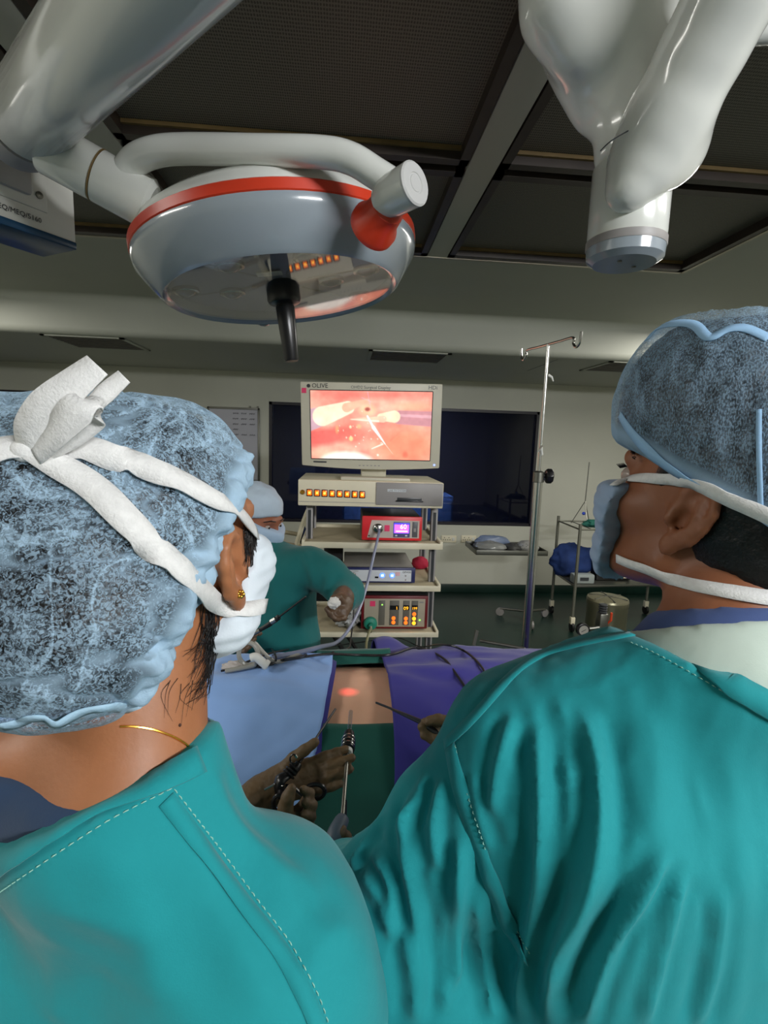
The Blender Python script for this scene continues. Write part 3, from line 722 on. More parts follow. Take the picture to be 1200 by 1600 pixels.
# ================================================================ TROLLEY RACK BY THE WALL
YR = 4.35; Wc = mat('rack_grey', (118, 118, 106), .45, .5)
def rx(px, py, Y): return float(atY(px, py, Y)[0])
rk = thing('trolley_rack', 'grey metal trolley rack with wire top beside the masked man', 'trolley', (rx(905, 900, YR), YR+.3, 0))
rxa, rxb = rx(871, 830, YR+.5), rx(990, 830, YR)
rx_f = rx(901, 890, YR)
ztop_r = float(atY(871, 806, YR+.5)[2]); zlow = float(atY(900, 915, YR)[2])
posts = [(rxa, YR+.5), (rx_f, YR), (rx_f+1.0, YR+.1), (rxa+1.0, YR+.5)]
for (x, y) in posts:
    MB().tube([(x, y, .1), (x, y, ztop_r)], .014, 10).build('post', Wc, rk)
    MB().box((x-.02, y-.02, .075), (x+.02, y+.02, .14)).build('castor_fork', CREAM, rk, .004)
    MB().lathe((x-.012, y, .045), (1, 0, 0), [(.02, 0), (.045, .002), (.045, .022), (.02, .024)], 16).build('castor_wheel', BLACK, rk)
def wireshelf(z, nm):
    for i in range(4):
        a, b = posts[i], posts[(i+1) % 4]
        MB().tube([(a[0], a[1], z), (b[0], b[1], z)], .008, 8).build(nm, Wc, rk)
    for k in range(1, 8):
        t = k/8; a = np.array(posts[0])*(1-t)+np.array(posts[3])*t; b = np.array(posts[1])*(1-t)+np.array(posts[2])*t
        MB().tube([(a[0], a[1], z), (b[0], b[1], z)], .004, 6).build('shelf_wire', Wc, rk)
wireshelf(ztop_r-.05, 'shelf_rail')
p4 = [(*q, zlow) for q in posts]
MB().add(p4+[(a, b, c-.02) for a, b, c in p4], [(0, 1, 2, 3), (7, 6, 5, 4), (0, 4, 5, 1), (1, 5, 6, 2), (2, 6, 7, 3), (3, 7, 4, 0)]).build('lower_shelf', STEELD, rk, .003)
bxc = (posts[0][0]+posts[1][0])/2
NAVYC = mat('navy_cloth', (28, 54, 110), .85, var=(10, .15))
blobby('cloth_bundle', (rx(895, 880, YR+.36), YR+.37, zlow+.15), (.22, .11, .16), NAVYC, .2, 15, 9, 'folded navy blue cloth bundle on the lower shelf of the trolley', 'bundle', zlow+.002)
q = atY(912, 832, YR+.35)
blobby('green_cloth', (float(q[0])+.0, YR+.12, ztop_r-.012), (.12, .06, .04), mat('dark_green_cloth', (20, 88, 76), .85), .3, 14, 2, 'crumpled dark green cloth on top of the trolley rack', 'cloth', ztop_r-.045)
q = atY(910, 903, YR+.08)
t = thing('desk_device', 'small pale device with dark window on the lower trolley shelf', 'device', (float(q[0]), YR+.08, zlow))
MB().box((float(q[0])-.09, YR+.06, zlow), (float(q[0])+.11, YR+.15, zlow+.085)).build('case', mat('pale_device', (150, 158, 156), .4), t, .012)
bx('window', (float(q[0])-.03, YR+.056, zlow+.03), (float(q[0])+.05, YR+.062, zlow+.06), DKGREY, t)
q = atY(955, 885, YR+.12)
t = thing('patient_monitor', 'black monitor with dim green screen on the lower trolley shelf', 'monitor', (float(q[0]), YR+.2, zlow))
MB().box((float(q[0])-.11, YR+.17, zlow+.002), (float(q[0])+.24, YR+.30, zlow+.31)).build('case', BLACK, t, .02)
bx('screen', (float(q[0])-.02, YR+.166, zlow+.06), (float(q[0])+.2, YR+.172, zlow+.27), mat('dim_green_screen', (40, 70, 62), .2), t)
bx('label', (float(q[0])+.08, YR+.163, zlow+.03), (float(q[0])+.19, YR+.169, zlow+.055), CREAM, t)
# thin wire holder standing on the rack
t = thing('wire_holder', 'thin upright wire holder with splayed legs on the trolley rack', 'wire holder', (rx(914, 800, YR+.3), YR+.3, ztop_r))
wx = rx(913, 800, YR+.3); zt0 = float(atY(917, 722, YR+.3)[2]); zs = float(atY(914, 783, YR+.3)[2])
MB().tube([(wx, YR+.3, zs), (wx+.006, YR+.3, zt0)], .005, 8).build('rod', STEELD, t)
for a in (0.6, 2.7, 4.6): MB().tube([(wx, YR+.3, zs), (wx+.11*math.cos(a), YR+.3+.11*math.sin(a), ztop_r-.045)], .004, 6).build('leg', STEELD, t)
MB().ball((wx-.012, YR+.285, float(atY(912, 802, YR+.3)[2])), .016).build('blue_cap', mat('blue_plastic', (40, 70, 190), .4), t)

# sterilising drum on a small stand and pressure regulator
YD = 3.1; q = atY(950, 932, YD); rd = .125
t = thing('steel_drum', 'round dull metal drum with crossed lid standing behind the gauge', 'drum', (float(q[0]), YD, 0))
DRM = mat('dull_brass_steel', (132, 128, 104), .35, .7, bump=(50, .1))
zq = float(q[2])
MB().lathe((q[0], YD, 0), (0, 0, 1), [(rd*.96, 0), (rd, .02), (rd, zq-.06), (rd*1.03, zq-.05), (rd*1.03, zq-.02)], 36).build('body', DRM, t)
MB().lathe((q[0], YD, zq-.02), (0, 0, 1), [(rd*1.03, 0), (rd, .012), (rd*.6, .02), (0.001, .022)], 36).build('lid', DRM, t)
for k in range(3):
    a = k*PI/3+.4; MB().tube([(q[0]-rd*.95*math.cos(a), YD-rd*.95*math.sin(a), zq-.004), (q[0], YD, zq+.004), (q[0]+rd*.95*math.cos(a), YD+rd*.95*math.sin(a), zq-.004)], .004, 6).build('lid_rib', STEELD, t)
YG = 2.35; g = atY(911, 984, YG); h = atY(944, 975, YG)
t = thing('gas_regulator', 'black gas regulator with round dial gauge on a slim cylinder behind the shoulder', 'regulator', (float(h[0]), YG+.02, 0))
MB().lathe((h[0], YG+.04, 0), (0, 0, 1), [(.06, 0), (.065, .02), (.065, float(h[2])-.13), (.03, float(h[2])-.07), (.02, float(h[2])-.04)], 24).build('cylinder', mat('dark_cylinder', (40, 44, 48), .4), t)
MB().box((h[0]-.022, YG, h[2]-.055), (h[0]+.022, YG+.05, h[2]+.05)).build('valve_block', STEELD, t, .006)
for k in range(4): MB().lathe((h[0], YG+.025, h[2]+.05+k*.012), (0, 0, 1), [(.018, 0), (.022, .004), (.018, .009)], 16).build('valve_ring', DKGREY, t)
MB().tube([(h[0]+.022, YG+.01, h[2]), (h[0]+.03, YG-.005, h[2]+.02), (h[0]+.03, YG-.005, h[2]+.06)], .006, 8).build('red_tube', mat('red_tube', (200, 70, 40), .3), t)
MB().tube([(h[0]-.02, YG+.01, h[2]-.02), (g[0]+.02, YG+.01, g[2])], .009, 8).build('gauge_stem', STEELD, t)
MB().lathe((g[0], YG+.02, g[2]), (0, -1, 0), [(.026, 0), (.033, .006), (.033, .026), (.028, .028)], 24).build('gauge_body', BLACK, t)
MB().lathe((g[0], YG-.008, g[2]), (0, -1, 0), [(.024, 0), (.024, .0008)], 24).build('gauge_dial', mat('dial_white', (150, 148, 140), .4), t)
MB().tube([(g[0]-.012, YG-.0095, g[2]-.008), (g[0]+.01, YG-.0095, g[2]+.004)], .0012, 5).build('gauge_needle', BLACK, t)

# folding chair behind the cart
YF = 3.4
t = thing('folding_chair', 'cream tube framed chair with black seat behind the cart', 'chair', (rx(460, 850, YF), YF, 0))
xa = rx(445, 850, YF)
for dy in (0, .4):
    MB().tube(spline([(xa-.06, YF+dy, 0), (xa-.02, YF+dy, .5), (xa+.10, YF+dy, 1.05), (xa+.2, YF+dy, 1.28), (xa+.32, YF+dy, 1.3)]), .016, 8).build('frame_tube', CREAM, t)
    MB().tube([(xa+.55, YF+dy, 0), (xa+.05, YF+dy, .78)], .016, 8).build('frame_tube', BLACK, t)
    MB().tube([(xa-.05, YF+dy, .98), (xa+.16, YF+dy, .95)], .016, 8).build('arm_bar', BEIGE, t)
MB().box((xa+.05, YF, .55), (xa+.5, YF+.4, .59)).build('seat', BLACK, t, .012)
MB().obox((xa+.14, YF+.2, .9), (.012, 0, .004), (0, .18, 0), (-.05, 0, .14)).build('backrest', BLACK, t, .01)
# pale blue cabinet seen low through the window
t = thing('blue_cabinet', 'pale blue cabinet seen low through the dark window', 'cabinet', (.7, Y1+.8, 0))
LBC = mat('pale_blue_laminate', (150, 190, 235), .5)
bx('body', (.0, Y1+.5, 0), (1.33, Y1+1.0, 1.04), LBC, t, .006)
for k in range(2): bx('door', (.02+k*.66, Y1+.486, .05), (.65+k*.66, Y1+.5, 1.0), LBC, t, .004)

# ================================================================ OPERATING LAMP
ax = nrm((.136, -.015, -1.0))      # lamp axis, points down
G = P(443, 460, .95)
lamp = thing('surgical_lamp', 'round grey surgical lamp with orange stripe and white yoke, switched off', 'surgical lamp', G)
upv = -ax
MB().lathe(G, upv, [(.200, .024), (.200, .004), (.2035, .0), (.209, -.003), (.215, .001), (.2475, .046), (.2505, .058), (.2500, .064)], 72, caps=False).build('rim_housing', GREYE, lamp)
MB().lathe(G, upv, [(.2495, .064), (.2515, .066), (.2515, .080), (.247, .083)], 72, caps=False).build('orange_stripe', ORANGE, lamp)
MB().lathe(G, upv, [(.2470, .083), (.240, .098), (.222, .112), (.18, .124), (.12, .131), (.001, .134)], 72).build('dome', WHITE, lamp)
# recessed reflector plate with lenses, under a cover glass
RPL = mat('reflector_plate', (158, 155, 158), .5)
MB().lathe(G, upv, [(.200, .022), (.200, .026)], 64).build('reflector_plate', RPL, lamp)
MB().lathe(G, upv, [(.2015, .0015), (.2015, .0035)], 64).build('cover_glass', LAMPGLASS, lamp)
x_, y_, z_ = frame(upv)
def lampp(a, r, h): return V(G)+z_*h+(x_*math.cos(a)+y_*math.sin(a))*r
LENS = mat('lens_plastic', (110, 112, 116), .12, coat=.8)
lens_px = [(290, 449), (362, 455), (328, 488), (400, 500), (408, 488), (362, 405), (345, 412), (517, 435), (572, 418), (560, 458), (480, 398), (575, 405)]
def on_plane(px, py, h):
    o = G+upv*h; d = RAY(px, py); t = np.dot(o-CAM, upv)/np.dot(d, upv); return CAM+d*t
for (lx, ly) in ((290, 452), (363, 455), (330, 489), (412, 500), (358, 412), (517, 436), (572, 419), (562, 460), (480, 398)):
    q = on_plane(lx, ly, .022)
    l = MB().lathe(q, -upv, [(.024, 0), (.024, .006), (.020, .007), (.018, .003)], 24).build('lens_ring', STEEL, lamp)
    MB().lathe(q, -upv, [(.018, .003), (.015, .009), (.008, .013), (.001, .014)], 20).build('lens', LENS, l)
for a in (0.3, 1.35, 2.4, 3.45, 4.5, 5.55):
    MB().tube([lampp(a, .05, .0215), lampp(a, .2, .0215)], .002, 6).build('plate_rib', GREYP, lamp)
# handle
hx = MB().lathe(G, ax, [(.026, -.02), (.030, -.008), (.031, .010), (.028, .016), (.016, .020)], 28).build('handle_flange', BLACK, lamp)
MB().lathe(G, ax, [(.0155, .018), (.0175, .024), (.0165, .05), (.0135, .118), (.012, .121)], 24).build('handle_grip', BLACK, lamp)
MB().lathe(G, ax, [(.0235, -.022), (.022, -.0015)], 24).build('handle_mount', DKGREY, lamp)
q = on_plane(421, 428, .018)
MB().obox(q, np.array(x_)*.010, np.array(y_)*.022, np.array(z_)*.001).build('mount_bracket', CREAM, lamp, .001)
# yoke
yk = [P(200, 312, .785), P(192, 285, .78), P(208, 254, .77), P(240, 238, .755), P(290, 233, .74), P(400, 235, .71), P(500, 238, .685), P(548, 248, .675), P(590, 273, .67), P(628, 297, .665)]
MB().tube(spline(yk, 8), list(np.linspace(.0215,.0185,73)), 22).build('yoke_tube', WHITE, lamp)
ja, jb = P(70, 228, .755), P(218, 311, .80)
jd = nrm(jb-ja)
MB().lathe(ja, jd, [(.036, 0), (.038, .004), (.038, .072), (.0365, .073), (.0365, .0755), (.038, .0765), (.038, .150), (.030, .157)], 32).build('joint_sleeve', WHITE, lamp)
MB().lathe(ja, jd, [(.0385, .0735), (.0385, .0755)], 32).build('seam_ring', SEAL, lamp)
MB().lathe(jb, jd, [(.036, -.001), (.036, .004)], 28).build('end_disc', GREYP, lamp)
ea, eb = P(612, 306, .665), P(650, 292, .645)
ed = nrm(eb-ea+RT*.004-FW*.012)
MB().lathe(ea-ed*.02, ed, [(.018, 0), (.0235, .012), (.0255, .026), (.0262, .056)], 28).build('yoke_end', WHITE, lamp)
e1 = ea-ed*.02+ed*.056
MB().lathe(e1, ed, [(.0262, 0), (.0262, .003), (.024, .005), (.0125, .005), (.0120, .0042), (.0105, .0042), (.010, .005), (.0005, .005)], 32).build('end_cap', mat('cap_grey', (196, 196, 194), .35), lamp)
ca_, cb_ = P(588, 348, .71), P(618, 308, .665)
cdv = nrm(cb_-ca_)
MB().lathe(ca_-cdv*.012, cdv, [(.034, 0), (.034, .010), (.027, .022), (.024, .045), (.018, .05)], 32).build('orange_collar', ORANGE, lamp)
# spring arm carrying the lamp
aa, ab = P(42, 190, .74), P(212, -8, .49); ad_ = nrm(ab-aa)
LA = float(np.linalg.norm(ab-aa))
MB().lathe(aa, ad_, [(.049, 0), (.052, .006), (.052, LA), (.052, LA+.5)], 40).build('spring_arm', WHITE, lamp)
MB().lathe(aa-ad_*.055, ad_, [(.046, 0), (.0525, .005), (.0535, .05), (.0535, .056)], 40).build('arm_collar', GREYP, lamp)
# ceiling mount continuing up out of the picture
ee = aa+ad_*(LA+.45); et = ee.copy()
MB().tube([ee, ee+np.array([0, 0, .08]), np.array([ee[0], ee[1], H])], .045, 20).build('ceiling_mount', WHITE, lamp)

# control box hanging behind the lamp joint
br = P(119, 380, .95); zbx = float(br[2]); bl = atZ(0, 337, zbx); 
wd = nrm((bl-br)*np.array([1, 1, 0])); nv = np.cross(wd, (0, 0, 1)); nv = nv if nv[1] < 0 else -nv
Lb = float(np.linalg.norm(bl-br))+.2
t = thing('control_box', 'white control box with an inventory number and blue underside at the left edge', 'control box', br)
hb = .098
c = br+wd*(Lb/2)-nv*.05+np.array([0, 0, hb/2])
MB().obox(c, wd*(Lb/2), nv*.05, (0, 0, hb/2)).build('case', WHITE2, t, .003)
MB().obox(br+wd*(Lb/2)-nv*.05-np.array([0, 0, .006]), wd*(Lb/2), nv*.052, (0, 0, .0065)).build('blue_base', BLUEFILM, t, .002)
pw = br+wd*.135+nv*.0005+np.array([0, 0, .066])
MB().obox(pw, wd*.085, nv*.0025, (0, 0, .034)).build('cover_plate', WHITE2, t, .006)
MB().obox(pw+wd*.02+nv*.004+np.array([0, 0, .008]), wd*.078, nv*.006, (0, 0, .026)).build('grey_recess', mat('soft_grey', (168, 168, 166), .5), t, .01)
MB().lathe(br+wd*.064+nv*.003+np.array([0, 0, .056]), nv, [(.006, 0), (.006, .002), (.002, .003)], 14).build('screw', STEELD, t)
text('lettering', 'EQ/MEQ/5160', .0115, br+wd*.130+nv*.0008+np.array([0, 0, .012]), -wd, (0, 0, 1), TEXTD, t)
MB().obox(br-wd*.001-nv*.03+np.array([0, 0, hb*.72]), wd*.003, nv*.02, (0, 0, .018)).build('side_slot', BLACK, t)
MB().tube([c+wd*.1+np.array([0, 0, .03]), np.array([c[0]+wd[0]*.1, c[1]+wd[1]*.1, H+.05])], .03, 16).build('drop_tube', WHITE2, t)

# ================================================================ RIGHT PENDANT HUB
hb0 = P(976, 398, .66)
hub = thing('pendant_hub', 'white ceiling pendant hub with two arms and a grey end cap', 'pendant', hb0)
MB().lathe(hb0, (0, 0, 1), [(.046, .016), (.0475, .02), (.0475, .10), (.0470, .101), (.0470, .1025)], 40).build('hub_column', WHITE, hub)
MB().lathe(hb0, (0, 0, 1), [(.0480, .006), (.0485, .008), (.0485, .0155), (.0475, .016)], 40).build('grey_ring', GREYP, hub)
MB().lathe(hb0, (0, 0, 1), [(.001, -.012), (.038, -.012), (.0465, -.006), (.0475, .006)], 40).build('end_cap', GREYE, hub)
for dx, dy in ((-.012, -.012), (.016, .004)): MB().lathe(hb0+np.array([dx, dy, -.0125]), (0, 0, -1), [(.0028, 0), (.0028, .0008), (.001, .001)], 10).build('screw', STEELD, hub)
k0 = P(985, 205, .575); MB().lathe(k0, -FW, [(.004, 0), (.0045, .002), (.002, .005)], 10).build('screw', DKGREY, hub)
MB().tube(spline([P(938, 236, .585), P(955, 220, .575), P(984, 203, .57)], 5), .0007, 5).build('thin_wire', DKGREY, hub)
MB().tube([P(1160, 45, .80), P(1260, 40, .80)], .022, 18).build('rear_tube', WHITE, hub)
MB().tube([P(1250, 40, .80), P(1250, -60, .80), np.array([P(1250, -60, .80)[0], P(1250, -60, .80)[1], H])], .03, 16).build('mount_tube', WHITE, hub)
MB().tube([P(890, -165, .58), np.array([P(890, -165, .58)[0], P(890, -165, .58)[1], H+.03])], .05, 16).build('mount_tube', WHITE, hub)
MB().tube([P(1198, -118, .47), np.array([P(1198, -118, .47)[0], P(1198, -118, .47)[1], H+.03])], .038, 16).build('mount_tube', WHITE, hub)
# ================================================================ IMPLICIT SURFACE TOOLS
def axis_pts(segs):
    """segs: (start, step), (start, step) ... end"""
    out = []
    for i in range(len(segs)-1):
        a, st = segs[i]; b = segs[i+1][0]
        n = max(1, int(round((b-a)/st))); out += list(a+(b-a)*np.arange(n)/n)
    out.append(segs[-1][0]); return np.array(out, np.float32)
class Field:
    def __init__(s, xs, ys, zs):
        s.xs, s.ys, s.zs = [np.asarray(a, np.float32) for a in (xs, ys, zs)]
        s.X = s.xs[:, None, None]; s.Y = s.ys[None, :, None]; s.Z = s.zs[None, None, :]
        s.d = np.full((len(s.xs), len(s.ys), len(s.zs)), 1.0, np.float32)
    def loc(s, c, R=None):
        x, y, z = s.X-c[0], s.Y-c[1], s.Z-c[2]
        if R is None: return x, y, z
        R = np.asarray(R, float)             # rows: local axes
        return tuple(R[i][0]*x+R[i][1]*y+R[i][2]*z for i in range(3))
    def ell(s, c, r, R=None):
        x, y, z = s.loc(c, R)
        k0 = np.sqrt((x/r[0])**2+(y/r[1])**2+(z/r[2])**2)
        k1 = np.sqrt((x/r[0]**2)**2+(y/r[1]**2)**2+(z/r[2]**2)**2)+1e-9
        return np.clip(k0*(k0-1.0)/k1, -1, 1).astype(np.float32)
    def cap(s, a, b, ra, rb=None):
        rb = ra if rb is None else rb
        a = np.asarray(a, float); b = np.asarray(b, float); ab = b-a; L2 = float(ab@ab)
        x, y, z = s.X-a[0], s.Y-a[1], s.Z-a[2]
        t = np.clip((x*ab[0]+y*ab[1]+z*ab[2])/L2, 0, 1)
        return (np.sqrt((x-ab[0]*t)**2+(y-ab[1]*t)**2+(z-ab[2]*t)**2)-(ra+(rb-ra)*t)).astype(np.float32)
    def chain(s, pts, rad, k=.01):
        d = None
        for i in range(len(pts)-1):
            q = s.cap(pts[i], pts[i+1], rad[i], rad[i+1]); d = q if d is None else smin(d, q, k)
        return d
    def box(s, c, h, r, R=None):
        x, y, z = s.loc(c, R)
        qx, qy, qz = np.abs(x)-(h[0]-r), np.abs(y)-(h[1]-r), np.abs(z)-(h[2]-r)
        return (np.sqrt(np.maximum(qx, 0)**2+np.maximum(qy, 0)**2+np.maximum(qz, 0)**2)+np.minimum(np.maximum(qx, np.maximum(qy, qz)), 0)-r).astype(np.float32)
    def plane(s, p, n):                       # negative on the side opposite n
        n = nrm(n); return ((s.X-p[0])*n[0]+(s.Y-p[1])*n[1]+(s.Z-p[2])*n[2]).astype(np.float32)
    def add(s, q, k=.02): s.d = smin(s.d, q, k)
    def sub(s, q, k=.01): s.d = -smin(-s.d, q, k)
    def cut(s, q, k=.004): s.d = -smin(-s.d, -q, k)
    def mesh(s):
        return surface_nets(s.d, s.xs, s.ys, s.zs)
def smin(a, b, k):
    h = np.clip(.5+.5*(b-a)/k, 0, 1); return (b*(1-h)+a*h-k*h*(1-h)).astype(np.float32)
def surface_nets(d, xs, ys, zs):
    nx, ny, nz = d.shape; ins = d < 0
    c = np.zeros((nx-1, ny-1, nz-1), np.int8)
    for i in (0, 1):
        for j in (0, 1):
            for k in (0, 1): c += ins[i:nx-1+i, j:ny-1+j, k:nz-1+k]
    act = np.argwhere((c > 0) & (c < 8)); idx = np.full((nx-1, ny-1, nz-1), -1, np.int64)
    idx[act[:, 0], act[:, 1], act[:, 2]] = np.arange(len(act))
    acc = np.zeros((len(act), 3)); cnt = np.zeros(len(act))
    ax_ = (xs.astype(float), ys.astype(float), zs.astype(float))
    corners = [(i, j, k) for i in (0, 1) for j in (0, 1) for k in (0, 1)]
    for a in range(8):
        for b in range(a+1, 8):
            A, B = corners[a], corners[b]
            if sum(abs(A[q]-B[q]) for q in range(3)) != 1: continue
            ia = act+np.array(A); ib = act+np.array(B)
            da = d[ia[:, 0], ia[:, 1], ia[:, 2]].astype(float); db = d[ib[:, 0], ib[:, 1], ib[:, 2]].astype(float)
            m = (da < 0) != (db < 0)
            t = np.where(m, da/(da-db+1e-12), 0)
            for q in range(3):
                pa = ax_[q][ia[:, q]]; pb = ax_[q][ib[:, q]]
                acc[:, q] += np.where(m, pa+(pb-pa)*t, 0)
            cnt += m
    v = acc/np.maximum(cnt, 1)[:, None]
    faces = []
    def quads(e, flip_dir, o1, o2):
        # e: boolean edge array aligned with lower cells
        pts = np.argwhere(e)
        if len(pts) == 0: return
        g = [pts, pts-o1, pts-o1-o2, pts-o2]
        ok = np.all(pts-o1-o2 >= 0, axis=1)
        for q in g: ok &= (q[:, 0] < nx-1) & (q[:, 1] < ny-1) & (q[:, 2] < nz-1) & np.all(q >= 0, axis=1)
        g = [q[ok] for q in g]; p = pts[ok]
        f = np.stack([idx[q[:, 0], q[:, 1], q[:, 2]] for q in g], 1)
        inside = ins[p[:, 0], p[:, 1], p[:, 2]]
        if flip_dir: inside = ~inside
        f[inside] = f[inside][:, ::-1]
        faces.append(f[np.all(f >= 0, axis=1)])
    X_, Y_, Z_ = np.eye(3, dtype=int)
    e = ins[:-1] != ins[1:]; quads(e, False, Y_, Z_)
    e = ins[:, :-1] != ins[:, 1:]; quads(e, True, X_, Z_)
    e = ins[:, :, :-1] != ins[:, :, 1:]; quads(e, False, X_, Y_)
    return v, np.concatenate(faces)
def relax(v, f, it=2, lam=.5):
    e = np.concatenate([f[:, [0, 1]], f[:, [1, 2]], f[:, [2, 3]], f[:, [3, 0]]])
    for _ in range(it):
        acc = np.zeros_like(v); cnt = np.zeros(len(v))
        for a, b in ((0, 1), (1, 0)):
            for q in range(3): acc[:, q] += np.bincount(e[:, a], v[e[:, b], q], len(v))
            cnt += np.bincount(e[:, a], minlength=len(v))
        v = v*(1-lam)+lam*acc/np.maximum(cnt, 1)[:, None]
    return v
def subdivide(v, f):                      # Catmull-like linear quad split followed by smoothing
    ed = np.sort(np.concatenate([f[:, [0, 1]], f[:, [1, 2]], f[:, [2, 3]], f[:, [3, 0]]]), 1)
    u, inv = np.unique(ed, axis=0, return_inverse=True); inv = inv.ravel(); n = len(v); m = len(f)
    ev = v[u].mean(1); fv = v[f].mean(1); v2 = np.concatenate([v, ev, fv])
    i = [inv[k*m:(k+1)*m]+n for k in range(4)]; c = np.arange(m)+n+len(u)
    nf = np.concatenate([np.stack([f[:, 0], i[0], c, i[3]], 1), np.stack([f[:, 1], i[1], c, i[0]], 1), np.stack([f[:, 2], i[2], c, i[1]], 1), np.stack([f[:, 3], i[3], c, i[2]], 1)])
    return v2, nf
def normals(v, f):
    a = np.cross(v[f[:, 2]]-v[f[:, 0]], v[f[:, 3]]-v[f[:, 1]]); nn = np.zeros_like(v)
    for k in range(4):
        for q in range(3): nn[:, q] += np.bincount(f[:, k], a[:, q], len(v))
    return nn/np.maximum(np.linalg.norm(nn, axis=1), 1e-12)[:, None]
def vf_obj(name, v, f, m, parent=None, smooth=180):
    me = bpy.data.meshes.new(name)
    me.vertices.add(len(v)); me.vertices.foreach_set('co', np.asarray(v, np.float32).ravel())
    f = np.asarray(f); me.loops.add(f.size); me.polygons.add(len(f))
    me.loops.foreach_set('vertex_index', f.astype(np.int32).ravel()); me.polygons.foreach_set('loop_start', np.arange(0, f.size, f.shape[1], dtype=np.int32))
    me.update(calc_edges=True); me.validate()
    return link(name, me, m, parent, smooth)
def bvh(v, f): return BVHTree.FromPolygons([tuple(p) for p in np.asarray(v, float).tolist()], [tuple(q) for q in np.asarray(f).tolist()])
def shoot(trees, px, py):
    """first hit of the pixel's ray on a list of BVH trees -> point, normal facing the viewer"""
    d = V(nrm(RAY(px, py))); best = None
    for t in trees:
        h = t.ray_cast(V(CAM), d)
        if h[0] is not None and (best is None or h[3] < best[2]): best = (h[0], h[1], h[3])
    if best is None: return None
    nn = best[1] if best[1].dot(d) < 0 else -best[1]
    return np.array(best[0]), np.array(nn)
def trace(trees, pts, step=6.0):
    """polyline of pixels laid on a surface -> points, normals"""
    dense = []
    sp = spline([(a, b, 0) for a, b in pts], 12)
    last = None
    for q in sp:
        if last is None or math.hypot(q[0]-last[0], q[1]-last[1]) >= step: dense.append(q); last = q
    out = [shoot(trees, q[0], q[1]) for q in dense]; out = [o for o in out if o]
    p = np.array([o[0] for o in out]); n = np.array([o[1] for o in out])
    for _ in range(2):
        if len(p) > 4: n[1:-1] = (n[:-2]+n[1:-1]*2+n[2:])/4
    n /= np.linalg.norm(n, axis=1)[:, None]
    return p, n
def ribbon(p, n, width, thick=.0012, lift=.001, smooth=True):
    """flat band along a traced path, lying on the surface"""
    p = np.asarray(p, float).copy(); m = len(p)
    if smooth:
        for _ in range(3): p[1:-1] = (p[:-2]+2*p[1:-1]+p[2:])/4
    if not hasattr(width, '__len__'): width = [width]*m
    width = np.interp(np.linspace(0, 1, m), np.linspace(0, 1, len(width)), width)
    vs = []; fs = []
    for i in range(m):
        t = nrm(p[min(i+1, m-1)]-p[max(i-1, 0)]); s = np.cross(n[i], t); s = s/max(np.linalg.norm(s), 1e-9)
        for k in (-1, 0, 1): vs.append(p[i]+s*k*width[i]/2+n[i]*(lift+thick))
        for k in (-1, 0, 1): vs.append(p[i]+s*k*width[i]/2+n[i]*lift)
    for i in range(m-1):
        a = i*6; b = a+6
        fs += [(a, a+1, b+1, b), (a+1, a+2, b+2, b+1), (a+3, b+3, b+4, a+4), (a+4, b+4, b+5, a+5), (a, b, b+3, a+3), (a+2, a+5, b+5, b+2)]
    fs += [(0, 3, 4, 1), (1, 4, 5, 2), ((m-1)*6, (m-1)*6+1, (m-1)*6+4, (m-1)*6+3), ((m-1)*6+1, (m-1)*6+2, (m-1)*6+5, (m-1)*6+4)]
    return MB().add(vs, fs)
def stitches(p, n, dash, gap, r, lift=.0012):
    L = np.concatenate([[0], np.cumsum(np.linalg.norm(np.diff(p, axis=0), axis=1))]); mb = MB(); s = 0
    while s+dash < L[-1]:
        a = np.array([np.interp(s, L, p[:, q]) for q in range(3)]); b = np.array([np.interp(s+dash, L, p[:, q]) for q in range(3)])
        nn = n[min(np.searchsorted(L, s), len(n)-1)]
        mb.tube([a+nn*lift*.3, (a+b)/2+nn*lift, b+nn*lift*.3], [r*.6, r, r*.6], 5); s += dash+gap
    return mb
def seg_dist(v, a, b):
    ab = b-a; t = np.clip(((v-a)@ab)/max(ab@ab, 1e-12), 0, 1); return np.linalg.norm(v-a-t[:, None]*ab, axis=1)
def poly_dist(v, p):
    """distance and arc fraction of every vertex to a 3-D polyline"""
    best = np.full(len(v), 9.0); fr = np.zeros(len(v)); m = len(p)-1
    lo = p.min(0)-.12; hi = p.max(0)+.12; sel = np.where(np.all((v > lo) & (v < hi), axis=1))[0]; w = v[sel]
    bb = np.full(len(sel), 9.0); ff = np.zeros(len(sel))
    for i in range(m):
        a, b = p[i], p[i+1]; ab = b-a; t = np.clip(((w-a)@ab)/max(ab@ab, 1e-12), 0, 1)
        d = np.linalg.norm(w-a-t[:, None]*ab, axis=1); k = d < bb; bb[k] = d[k]; ff[k] = (i+t[k])/m
    best[sel] = bb; fr[sel] = ff; return best, fr
def vnoise(v, sc, seed=0, oct=3):
    """cheap value noise on points, scale per axis"""
    q = v*np.asarray(sc, float)+seed*7.3; out = np.zeros(len(v)); amp = 1.0
    r = np.random.RandomState(seed); g = r.rand(32, 32, 32)-.5
    for _ in range(oct):
        i = np.floor(q).astype(int); t = q-i; t = t*t*(3-2*t); s = 0
        for a in (0, 1):
            for b in (0, 1):
                for c in (0, 1):
                    s = s+g[(i[:, 0]+a) % 32, (i[:, 1]+b) % 32, (i[:, 2]+c) % 32]*(t[:, 0] if a else 1-t[:, 0])*(t[:, 1] if b else 1-t[:, 1])*(t[:, 2] if c else 1-t[:, 2])
        out += amp*s; amp *= .5; q = q*2.03+1.7
    return out

